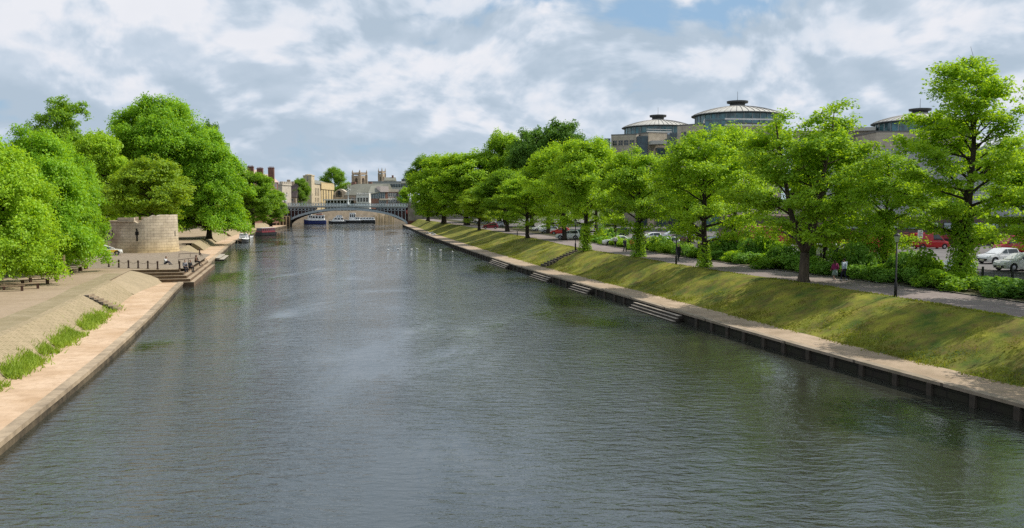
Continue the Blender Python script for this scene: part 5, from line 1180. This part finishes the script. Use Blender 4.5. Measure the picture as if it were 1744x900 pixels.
# car park railing
rl = thing('railing', 'black vertical bar railing between hedge and car park', 'railing', (RT(80) + 12.4, 80, Z_TOP))
y = 52.0; m_rail = M('rail_black', (.03, .032, .033), .6, .2, 3)
while y < 128:
    A, B_ = Vector((RT(y) + 12.4, y)), Vector((RT(y + 2.7) + 12.4, y + 2.7)); o_ = rl.location
    b = MB(); b.bx(A.x - .06 - o_.x, A.x + .06 - o_.x, y - .06 - o_.y, y + .06 - o_.y, 0, 1.45); b.build('post', m_rail, rl)
    b = MB(); d = (B_ - A)
    for k in range(1, 22):
        q = A + d * k / 22; b.bx(q.x - .012 - o_.x, q.x + .012 - o_.x, q.y - .012 - o_.y, q.y + .012 - o_.y, .08, 1.28)
    for zz in (.12, 1.2): b.tube([(A.x - o_.x, A.y - o_.y, zz), (B_.x - o_.x, B_.y - o_.y, zz)], .022, 4)
    b.build('panel', m_rail, rl); y += 2.7
# lamps on the right bank path
for px, py, lab in [(1525, 506, 'slim black lamp post nearest the camera on the crest of the grass bank'), (1151.5, 451, 'slim black lamp post beside the lone walker in black'), (980, 427, 'slim black lamp post at the head of the bank staircase')]:
    q = g(px, py, Z_TOP); lamp('lamp_post', lab, (q.x, q.y, Z_TOP), 4.0 if px != 1525 else 4.05, 'lamp posts along the right bank path')
q = g(881, 402, Z_TOP); t = thing('bollard', 'short black post on the bank crest beside the small young tree', 'bollard', q)
b = MB(); b.lathe([(.09, 0), (.08, .75), (.11, .8), (.11, .86), (.04, .95)], 10, cap=True); b.build('post', m_dark, t)
for px, py, lab in [(1566, 425, 'white notice on a post before the depot right of the ivied low tree')]:
    q = g(px, 432, Z_TOP); t = thing('notice_post', lab, 'sign', q); b = MB(); b.lathe([(.05, 0), (.05, 2.6)], 8, cap=True); b.build('post', m_dark, t); b = MB(); b.bx(-.32, .32, -.08, -.055, 1.9, 2.9); b.build('sign_panel', m_white, t)
    b = MB()
    for k in range(4): b.bx(-.22, .22 - .1 * (k % 2), -.09, -.081, 2.1 + .17 * k, 2.16 + .17 * k)
    b.build('lettering', m_dark, t)
# ---------------------------------------------------------------- boats
def boat(name, label, loc, rz, L, Wd, fb, hullm, cabins, bow=.25, stern=.85, band=None, deckm=None, extra=None):
    t = thing(name, label, 'boat', loc, rz); secs = []
    for u in np.linspace(0, 1, 15):
        x = -L / 2 + L * u; w = Wd / 2 * (stern + (1 - stern) * min(1, u / .25)) if u < 1 - bow else Wd / 2 * max(.02, (1 - ((u - 1 + bow) / bow) ** 2.0))
        sh = fb * (1 + .28 * max(0, (u - .6) / .4) ** 2 + .06 * max(0, (.2 - u) / .2))
        secs.append([(x, -w, sh), (x, -w * .92, .1), (x, -w * .45, -.35), (x, w * .45, -.35), (x, w * .92, .1), (x, w, sh)])
    b = MB(); b.loft(secs, closed=True); b.build('hull', hullm, t)
    if band:
        b = MB(); b.loft([[(p[0][0], p[0][1] * 1.02 - .012, p[0][2] - .14), (p[0][0], p[0][1] * 1.03 - .012, p[0][2] + .02), (p[0][0], p[5][1] * 1.03 + .012, p[5][2] + .02), (p[0][0], p[5][1] * 1.02 + .012, p[5][2] - .14)] for p in secs]); b.build('gunwale', band, t)
    for (x0, x1, w, z0, z1, m, wn, rm, rake) in cabins:
        b = MB(); b.loft([[(x0, -w / 2, z0), (x0, w / 2, z0), (x1, w / 2, z0), (x1, -w / 2, z0)], [(x0 + rake * .3, -w * .45, z1), (x0 + rake * .3, w * .45, z1), (x1 - rake, w * .45, z1), (x1 - rake, -w * .45, z1)]]); cb = b.build('cabin', m, t)
        b = MB(); b.prism([(x0 - .12 + rake * .3, -w * .5), (x1 + .15 - rake, -w * .5), (x1 + .15 - rake, w * .5), (x0 - .12 + rake * .3, w * .5)], z1 + .001, z1 + .09); b.build('cabin_roof', rm, cb)
        hz = z1 - z0; n_ = max(1, wn)
        for sg in (-1, 1):
            for i in range(wn):
                xa = x0 + (x1 - rake - x0) * (i + .18) / n_; xb = x0 + (x1 - rake - x0) * (i + .82) / n_
                zl, zh = z0 + hz * .42, z0 + hz * .82; yl, yh = w * (.5 - .05 * .42), w * (.5 - .05 * .82)
                b = MB(); b.loft([[(xa, sg * (yl - .05), zl), (xb, sg * (yl - .05), zl), (xb, sg * (yh - .05), zh), (xa, sg * (yh - .05), zh)], [(xa, sg * (yl + .02), zl), (xb, sg * (yl + .02), zl), (xb, sg * (yh + .02), zh), (xa, sg * (yh + .02), zh)]]); b.build('window', g_dark, cb)
        for xe, rk, sg in ((x1, -rake, 1), (x0, rake * .3, -1)):
            if wn:
                b = MB(); za, zb_ = z0 + hz * .45, z0 + hz * .85
                b.loft([[(xe + rk * .45 - sg * .05, -w * .38, za), (xe + rk * .45 - sg * .05, w * .38, za), (xe + rk * .85 - sg * .05, w * .36, zb_), (xe + rk * .85 - sg * .05, -w * .36, zb_)], [(xe + rk * .45 + sg * .02, -w * .38, za), (xe + rk * .45 + sg * .02, w * .38, za), (xe + rk * .85 + sg * .02, w * .36, zb_), (xe + rk * .85 + sg * .02, -w * .36, zb_)]]); b.build('end_window', g_dark, cb)
    if extra:
        b = MB(); extra(b); b.build('railing', m_rim, t)
    return t
m_hblack = paint('hull_black', (.018, .018, .02), .35); m_hblue = paint('hull_blue', (.02, .035, .16), .35); m_bwhite = paint('boat_white', (.92, .92, .90), .35); m_maroon = paint('cabin_maroon', (.17, .018, .026), .4); m_cover = M('grey_cover', (.50, .50, .52), .8, .2, 2, .3); m_cover2 = M('cream_cover', (.45, .42, .36), .8, .2, 2, .3)
q = g(410, 413.5, WZ); boat('river_boat', 'small black and white boat under a grey cover moored nearest on the left', (q.x + .6, q.y, WZ), R(-68 + 180 - 5), 8, 2.4, .95, m_hblack, [(-3.6, .2, 1.9, .9, 2.0, m_cover, 0, m_cover, .5), (.2, 1.7, 1.5, 1.0, 1.5, m_bwhite, 2, m_bwhite, .4)], band=m_bwhite, bow=.4).rotation_euler[2] = R(-78)
q = g(441, 402, WZ); boat('narrowboat', 'maroon narrowboat with pale roof moored on the left bank', (q.x + .6, q.y + 4, WZ), R(-108), 9.5, 2.4, .85, m_hblack, [(-3.9, 2.9, 2.1, .9, 2.15, m_maroon, 6, m_cover, .15)], bow=.22)
q = g(430, 404, WZ); boat('dinghy', 'little white open dinghy between the black boat and the narrowboat', (q.x + .4, q.y - 3, WZ), R(-80), 3.0, 1.3, .4, m_bwhite, [(-.5, .3, .9, .3, .45, m_trim, 0, m_trim, .05)], bow=.5)
def brail(x0, x1, w, z0):
    def f(b):
        for sg in (-1, 1):
            b.tube([(x0, sg * w, z0 + .7), (x1, sg * w * .6, z0 + .8)], .025, 4)
            for i in range(5): u = i / 4; b.tube([(x0 + (x1 - x0) * u, sg * w * (1 - .4 * u), z0), (x0 + (x1 - x0) * u, sg * w * (1 - .4 * u), z0 + .7 + .1 * u)], .02, 4)
    return f
def bt(px, py, dy=0): q = g(px, py, WZ); return (q.x, q.y + dy, WZ)
boat('passenger_boat', 'blue and white passenger boat under the left part of the arch', bt(536.5, 382, 0), R(186), 10.2, 3.2, 1.25, m_hblue, [(-4.4, 1.2, 2.8, 1.25, 2.7, m_bwhite, 4, m_bwhite, .1), (1.2, 3.6, 2.6, 1.3, 3.0, m_bwhite, 2, m_bwhite, .9), (-3.4, -.6, 2.0, 2.8, 3.3, M('reddish_awning', (.35, .17, .12), .7, .2, 2), 0, m_cover, .2)], band=m_bwhite, bow=.3, extra=brail(3.4, 5.0, 1.2, 1.4)).scale[2] = 1.5
boat('cabin_cruiser', 'white cabin cruiser with sloping windscreen second from left under the arch', bt(574, 381, 0), R(188), 8, 3.0, .9, m_hblack, [(-3.2, 2.6, 2.5, .95, 2.2, m_bwhite, 3, m_bwhite, 1.3), (-2.6, .8, 2.2, 2.3, 3.0, m_bwhite, 3, m_bwhite, .8)], band=m_bwhite, bow=.35, extra=brail(2.4, 3.8, 1.0, 1.0)).scale[2] = 1.3
boat('wheelhouse_boat', 'black hulled boat with high white wheelhouse third from left under the arch', bt(600, 380.4, 0), R(184), 8.4, 3.0, 1.15, m_hblack, [(-1.6, 1.4, 2.3, 1.2, 3.8, m_bwhite, 3, m_bwhite, .3), (-3.6, -1.6, 2.4, 1.2, 2.2, m_bwhite, 2, m_bwhite, .1)], band=m_bwhite, bow=.35, extra=brail(1.6, 4, 1.1, 1.3)).scale[2] = 1.3
boat('trip_boat', 'long low white boat with open deck rightmost under the arch', bt(622, 380, 0), R(182), 10, 3.0, 1.15, m_hblack, [(-4.6, 3.0, 2.6, 1.15, 1.9, m_bwhite, 5, m_bwhite, .6)], band=m_bwhite, bow=.3, extra=brail(-4.4, 4.4, 1.3, 2.0)).scale[2] = 1.4
# ---------------------------------------------------------------- street furniture on the left
def benchf(label, px, py, L, yaw, grp='benches under the left bank trees'):
    q = g(px, py, Z_LT); t = thing('bench', label, 'bench', q, R(yaw), grp)
    b = MB()
    for k in range(3): b.bx(-L / 2, L / 2, -.24 + .165 * k, -.09 + .165 * k, .42, .48)
    b.build('seat', M('bench_timber', (.27, .19, .115), .8, .35, 3, .3, streak=True), t)
    for s in (-1, 1): b = MB(); b.bx(s * L * .42 - .1, s * L * .42 + .1, -.22, .22, 0, .418); b.build('leg', M('bench_leg', (.10, .05, .032), .9, .3, 3), t)
    return t
benchf('timber bench farthest along under the left bank trees', 131, 459.5, 2.6, 60); benchf('timber bench second farthest under the left bank trees', 121, 463, 2.6, 60)
benchf('timber bench behind the pale short post under the trees', 101, 468, 3.0, 50); benchf('timber bench with pale end standing out beside the tree guard', 74, 480, 2.6, 40); benchf('timber bench just left of the one beside the tree guard', 60, 485, 2.4, 40)
benchf('timber bench nearest the camera in deep leaf shade', 36, 493, 3.0, 30); benchf('timber bench at the very left edge in the shade', 8, 497, 3.0, 30)
q = g(101.5, 475, Z_LT); t = thing('tree_guard', 'pale timber stake guard standing in front of the drooping tree', 'tree guard', q, R(20))
for dx in (-.45, .45): b = MB(); b.bx(dx - .08, dx + .08, -.06, .06, 0, 2.3); b.build('stake', M('stake_pale', (.50, .40, .22), .85, .25, 4), t)
for zz in (.5, 1.9): b = MB(); b.bx(-1.6 if zz < 1 else -.45, .45, -.1, -.062, zz, zz + .14); b.build('rail', MATS['stake_pale'], t)
q = g(101, 470.5, Z_LT); t = thing('marker_post', 'short pale post beside the second farthest bench', 'post', q + Vector((.6, 0, 0))); b = MB(); b.bx(-.07, .07, -.07, .07, 0, .8); b.build('post', MATS['stake_pale'], t); b = MB(); b.lathe([(.1, .8), (.1, .84), (.02, .9)], 4, cap=True); b.build('cap', MATS['stake_pale'], t)
m_bol = M('bollard_brown', (.055, .032, .022), .7, .3, 4)
bol0 = None
for i, (px, py) in enumerate([(185.5, 455), (202.5, 456), (219, 456.8), (235.5, 457.4), (252, 458), (268.5, 458.8), (306, 458.6), (340, 434.5)]):
    q = g(px, py, Z_LT + .02); lab = (f'{ORD[i]} dark bollard from the left in the chained row above the steps' if i < 6 else ('dark bollard beside the seated pair at the corner of the steps' if i == 6 else 'lone dark bollard near the revetment slope beyond the seated people'))
    if bol0 is None:
        bol0 = thing('bollard', lab, 'bollard', q, 0, 'bollards on the landing'); b = MB(); b.lathe([(.13, 0), (.13, .08), (.10, .12), (.085, .72), (.11, .76)], 10, cap=True); b.build('post', m_bol, bol0, True); b = MB(); b.lathe([(.11, .761), (.12, .82), (.08, .9), (.01, .93)], 10); b.build('cap', m_bol, bol0, True)
    else:
        c = dup(bol0); c.location = q; c['label'] = lab
pts = []
for i, (px, py) in enumerate([(185.5, 455), (202.5, 456), (219, 456.8), (235.5, 457.4), (252, 458), (268.5, 458.8)]):
    q = g(px, py, Z_LT + .02); q.z += .78
    if pts:
        p0 = pts[-1]
        for k in range(1, 6): u = k / 6; v = p0.lerp(q, u); v.z -= .22 * 4 * u * (1 - u); pts.append(v)
    pts.append(q)
b = MB(); b.tube(pts, .018, 4); o = b.build('bollard_chain', m_bol, org=tuple(pts[0])); tag(o, 'thin chain slung along the row of bollards', 'chain')
for (p0, p1, lab, z0) in [((304, 449.8), (345, 452.5), 'dark low handrail stepping down beside the seated pair', .5), ((305, 439), (352, 444), 'dark low handrail stepping down beyond the lone seated figure', .5)]:
    A, B_ = g(*p0, Z_LT), g(*p1, Z_LT - .6); t = thing('handrail', lab, 'handrail', A); b = MB(); d = B_ - A
    mid = Vector((d.x * .78, d.y * .78, 0)); pts = [Vector((0, 0, z0)), mid + Vector((0, 0, z0)), mid + Vector((d.x * .08, d.y * .08, -.1)), d + Vector((0, 0, z0 - .4))]
    b.tube(pts, .04, 5); b.build('rail', m_bol, t)
    for u in (0, .4, .78): b = MB(); b.tube([(d.x * u, d.y * u, 0), (d.x * u, d.y * u, z0)], .035, 5); b.build('upright', m_bol, t)
# pale notice and rail near the bridge on the left quay
q = g(449.5, 384.5, Z_LL); t = thing('notice_board', 'small white notice board at the far end of the left quay', 'sign', q); b = MB(); b.bx(-.8, .8, -.06, .06, .9, 3.6); b.build('sign_panel', m_white, t)
for s in (-.7, .7): b = MB(); b.bx(s - .05, s + .05, -.02, .1, 0, .899); b.build('post', m_dark, t)
# ---------------------------------------------------------------- people
def remesh(o, vox, it=2):
    m = o.modifiers.new('r', 'REMESH'); m.mode = 'VOXEL'; m.voxel_size = vox
    if it: s_ = o.modifiers.new('s', 'SMOOTH'); s_.iterations = it; s_.factor = .5
    dg = bpy.context.evaluated_depsgraph_get(); me = bpy.data.meshes.new_from_object(o.evaluated_get(dg)); o.modifiers.clear(); old = o.data; o.data = me; bpy.data.meshes.remove(old)
    me.polygons.foreach_set('use_smooth', [True] * len(me.polygons))
POSES = {
 'walk': dict(hip=.90, lean=.04, L=((.09, 0, .88), (.10, .22, .48), (.10, .26, .08)), Rr=((-.09, 0, .88), (-.10, .06, .46), (-.10, -.28, .12)), aL=((.19, -.01, 1.40), (.23, -.14, 1.12), (.22, -.02, .88)), aR=((-.19, -.01, 1.40), (-.23, .08, 1.12), (-.21, .24, .93))),
 'walk2': dict(hip=.90, lean=.03, L=((.09, 0, .88), (.10, .08, .46), (.10, -.22, .12)), Rr=((-.09, 0, .88), (-.10, .18, .48), (-.10, .22, .08)), aL=((.19, -.01, 1.40), (.23, .08, 1.12), (.21, .22, .92)), aR=((-.19, -.01, 1.40), (-.23, -.12, 1.12), (-.22, -.04, .88))),
 'sit': dict(hip=.20, lean=.10, L=((.09, .04, .17), (.12, .46, .22), (.12, .52, -.24)), Rr=((-.09, .04, .17), (-.12, .44, .22), (-.12, .46, -.24)), aL=((.19, .03, .68), (.24, .10, .42), (.12, .36, .33)), aR=((-.19, .03, .68), (-.24, .10, .42), (-.12, .36, .33))),
 'floor': dict(hip=.17, lean=.16, L=((.09, .04, .14), (.13, .40, .46), (.12, .66, .08)), Rr=((-.09, .04, .14), (-.13, .44, .40), (-.12, .74, .08)), aL=((.19, .05, .66), (.25, .22, .46), (.10, .46, .46)), aR=((-.19, .05, .66), (-.26, -.10, .42), (-.24, -.16, .12)))}
skin = M('skin', (.50, .30, .21), .55, .1, 6); 
def person(label, loc, rz, pose, shirt, trous, hair, skirt=None, longhair=False, h=1.0, shoe=(.05, .05, .05), bag=None, sc=1.0, group=None):
    p = POSES[pose]; t = thing('person', label, 'person', loc, R(rz), group, (sc, sc, sc)); V = Vector
    hip = V((0, 0, p['hip'])); ln = p['lean']; ch = hip + V((0, ln * .6, .36)); nk = hip + V((0, ln, .54)); hd = hip + V((0, ln + .03, .70))
    def cm(n): return M('cloth_' + n[0], n[1], .9, .25, 6)
    b = MB()
    for s in (-.065, .065): b.capsule(hip + V((s, 0, -.03)), ch + V((s * 1.15, 0, 0)), .105, .12)
    b.capsule(ch + V((-.10, 0, .08)), ch + V((.10, 0, .08)), .085, .085); b.capsule(ch + V((0, 0, .05)), hd + V((0, -.02, -.04)), .06, .052)
    b.ball(hd, (.077, .095, .118), 14, 10); b.capsule(hd + V((0, .055, -.07)), hd + V((0, .07, -.085)), .045, .035)
    b.capsule(hd + V((0, .088, .01)), hd + V((0, .112, -.025)), .012, .017)                          # nose
    for s in (-1, 1): b.ball(hd + V((s * .078, -.005, -.01)), (.012, .025, .035), 8, 6)                 # ears
    hands = []
    for leg in (p['L'], p['Rr']):
        a, k, f = map(V, leg); b.capsule(a, k, .082, .055); b.capsule(k, f, .055, .036); b.capsule(f + V((0, -.03, -.03)), f + V((0, .15, -.045)), .04, .034)
    for arm in (p['aL'], p['aR']):
        a, e, w = map(V, arm); b.capsule(a, e, .052, .041); b.capsule(e, w, .04, .027)
        d = (w - e).normalized(); sd_ = d.cross(V((1, 0, .01))).normalized(); pm_ = w + d * .05; b.capsule(w, pm_ + d * .02, .026, .03)
        for q in range(4):
            s0 = pm_ + d * .02 + sd_ * (.027 - .018 * q); ln_ = (.062, .074, .070, .054)[q]; b.capsule(s0, s0 + d * ln_ * .55 + V((0, .004, -.006)), .0095, .0085, 6); b.capsule(s0 + d * ln_ * .55 + V((0, .004, -.006)), s0 + d * ln_ + V((0, .016, -.012)), .0085, .0075, 6)
        b.capsule(w + d * .02 + sd_ * .02, w + d * .06 + sd_ * .055, .011, .009, 6)
    body = b.build('body', skin, t); remesh(body, .0125)
    for s in (-1, 1): e = MB(); e.ball(hd + V((s * .03, .085, .012)), (.012, .01, .009), 8, 6); e.build('eye', M('eye_dark', (.03, .025, .02), .3, .1, 9), t, True)
    mo = MB(); mo.ball(hd + V((0, .094, -.055)), (.024, .008, .007), 8, 5); mo.build('mouth', M('lips', (.36, .13, .11), .5, .1, 9), t, True)
    b = MB()
    for s in (-.065, .065): b.capsule(hip + V((s, 0, .02)), ch + V((s * 1.15, 0, 0)), .122, .136)
    b.capsule(ch + V((-.11, 0, .08)), ch + V((.11, 0, .08)), .10, .10)
    for arm in (p['aL'], p['aR']): a, e, w = map(V, arm); b.capsule(a, e, .068, .056); b.capsule(e, e.lerp(w, .8), .054, .042)
    o = b.build('shirt', cm(shirt), t); remesh(o, .02)
    b = MB()
    if skirt:
        b.lathe([(.15, p['hip'] + .08), (.19, p['hip'] - .1), (.25, p['hip'] - .42), (.235, p['hip'] - .42), (.14, p['hip'] + .07)], 16); b.build('skirt', cm(skirt), t, True)
    else:
        b.capsule(hip + V((-.06, 0, 0)), hip + V((.06, 0, 0)), .125, .125)
        for leg in (p['L'], p['Rr']): a, k, f = map(V, leg); b.capsule(a, k, .10, .07); b.capsule(k, f + V((0, 0, .02)), .068, .055)
        o = b.build('trousers', cm(trous), t); remesh(o, .02)
    for leg in (p['L'], p['Rr']):
        f = V(leg[2]); b = MB(); b.capsule(f + V((0, -.04, -.035)), f + V((0, .16, -.05)), .052, .042); b.build('shoe', M('shoe_%d' % int(shoe[0] * 100), shoe, .7, .2, 6), t, True)
    b = MB(); b.ball(hd + V((0, -.02, .028)), (.088, .10, .108), 12, 8)
    if longhair: b.capsule(hd + V((0, -.06, 0)), nk + V((0, -.09, -.16)), .08, .06)
    b.build('hair', cm(hair), t, True)
    if bag: b = MB(); b.capsule(ch + V((0, -.17, -.1)), ch + V((0, -.17, .1)), .12, .11); o = b.build('backpack', cm(bag), t); remesh(o, .02)
    return t
BLK = ('black', (.018, .018, .022)); NAVY = ('navy', (.02, .025, .05)); BLN = ('hair_brown', (.06, .03, .018)); BLO = ('hair_fair', (.30, .20, .10)); GRY = ('grey', (.20, .20, .21))
hd_ = math.degrees(math.atan2(-(RT(100) - RT(60)), 40))
def pr_(px, py): q = g(px, py, Z_TOP + .015); return q
person('person walking in magenta top and pale green skirt, left of the couple', pr_(1421.5, 479), hd_, 'walk', ('magenta', (.30, .03, .13)), None, BLN, skirt=('sage', (.25, .34, .30)), longhair=True, shoe=(.6, .55, .5), sc=.97)
person('person walking in pale blue shirt and dark trousers, right of the couple', pr_(1437.5, 478), hd_, 'walk2', ('pale_blue', (.50, .60, .72)), NAVY, ('hair_dark', (.02, .015, .012)), shoe=(.65, .65, .65), sc=1.03)
person('person in black clothes with light shoulder walking alone by the lamp post', pr_(1155, 444), hd_ + 180, 'walk', BLK, BLK, BLO, sc=1.05)
person('person in dark suit with grey top walking left of the ivied slender tree', pr_(1064, 429), hd_ + 180, 'walk2', ('dark_grey', (.07, .07, .08)), BLK, GRY, sc=1.02)
person('person in yellow top with a bag beside the ivied slender tree', pr_(1076, 427.5), hd_ + 180, 'walk', ('mustard', (.48, .30, .04)), BLK, BLN, bag=('dark_bag', (.03, .02, .02)), sc=.98)
person('person in dark clothes half hidden at the right of the ivied slender tree', pr_(1098, 427.5), hd_, 'walk2', BLK, NAVY, BLO)
person('person with white sleeve in the shade leftmost of the walkers', pr_(1048, 422), hd_, 'walk', ('white_top', (.6, .6, .6)), BLK, BLN)
def ps_(px, py, zz): return g(px, py, zz)
q = g(281, 451, Z_LT + .01); person('person sitting on the ground in pale top behind the chained bollards', q, -100, 'floor', ('white_top', (.6, .6, .6)), NAVY, BLN)
q = g(312, 459, 2.1); person('person in grey jacket sitting at the corner of the steps, left of the pair', (q.x, q.y + .5, 2.1), -140, 'sit', ('mid_grey', (.25, .25, .27)), NAVY, BLN)
q = g(320, 459, 2.1); person('person in black sitting at the corner of the steps, right of the pair', (q.x, q.y + .6, 2.1), -120, 'sit', BLK, BLK, ('hair_dark', (.02, .015, .012)))
q = g(333, 448.5, 2.1); person('person sitting alone on the river side steps in brown jacket', (q.x, q.y, 2.1), -80, 'sit', ('brown', (.14, .08, .05)), BLK, BLN, longhair=True)
# ---------------------------------------------------------------- birds
m_gull = M('gull_white', (.85, .85, .83), .7, .1, 8); m_duck = M('duck_brown', (.06, .045, .035), .8, .3, 8)
def bird_mesh(m, nm):
    b = MB(); secs = []
    for x, w, z0, z1 in [(-.24, .015, .10, .13), (-.15, .07, .03, .15), (0, .105, -.03, .17), (.12, .085, -.02, .17), (.19, .045, .05, .20)]:
        secs.append([(x, w * math.cos(a), (z0 + z1) / 2 + (z1 - z0) / 2 * math.sin(a)) for a in np.linspace(0, 2 * math.pi, 9)[:-1]])
    b.loft(secs); b.capsule((.16, 0, .12), (.20, 0, .24), .04, .035, 8); b.ball((.215, 0, .275), (.055, .045, .045), 8, 6); b.tube([(.26, 0, .27), (.32, 0, .255)], [.014, .004], 5)
    for s in (-1, 1): b.loft([[(-.26, s * .03, .13), (-.05, s * .11, .12), (.1, s * .09, .12), (.08, s * .06, .18), (-.08, s * .07, .185)], [(-.27, s * .04, .135), (-.05, s * .125, .12), (.1, s * .1, .12), (.08, s * .07, .185), (-.08, s * .075, .19)]])
    o = b.build(nm, m, None, True); return o
gl0 = bird_mesh(m_gull, 'gull'); dk0 = bird_mesh(m_duck, 'duck')
GB = [(666, 407), (662, 419.5), (661, 427), (673, 417.5), (683, 417.5), (678, 425.5), (691, 425.8), (700.5, 426), (710.5, 425.5), (732, 425.8), (750, 427.6), (771, 430.5)]
for i, (px, py) in enumerate(GB):
    o = gl0 if i == 0 else gl0.copy()
    if i: COL.objects.link(o)
    o.location = g(px, py, WZ); o.rotation_euler = (0, 0, i * 1.9); o.scale = (1.1,) * 3
    tag(o, {0: 'white gull floating alone farthest out toward the bridge', 11: 'white gull floating rightmost and nearest the quay'}.get(i, f'white gull floating on the river, {ORD[i]} of the scattered flock counting from left and far'), 'gull', 'white gulls floating on the river')
for i, (px, py) in enumerate([(688.5, 398), (694, 398), (700.5, 403)]):
    o = dk0 if i == 0 else dk0.copy()
    if i: COL.objects.link(o)
    o.location = g(px, py, WZ); o.rotation_euler = (0, 0, 2 + i); o.scale = (1.2,) * 3
    tag(o, ['dark duck leftmost of three near the bridge end of the right quay', 'dark duck in the middle of three near the right quay', 'dark duck nearest the quay of the three'][i], 'duck', 'dark ducks by the right quay')
for i in range(7):
    y = 236 + i * 3.1; o = gl0.copy(); COL.objects.link(o); o.name = 'goose'; o.location = (RE(y) + 1.0 + (i % 3) * .55, y, Z_LEDGE + .06); o.rotation_euler = (0, 0, i * 1.3); o.scale = (1.5, 1.5, 1.7)
    tag(o, f'white goose resting on the far right quay, {ORD[i]} from the nearest', 'goose', 'white geese resting on the right quay')
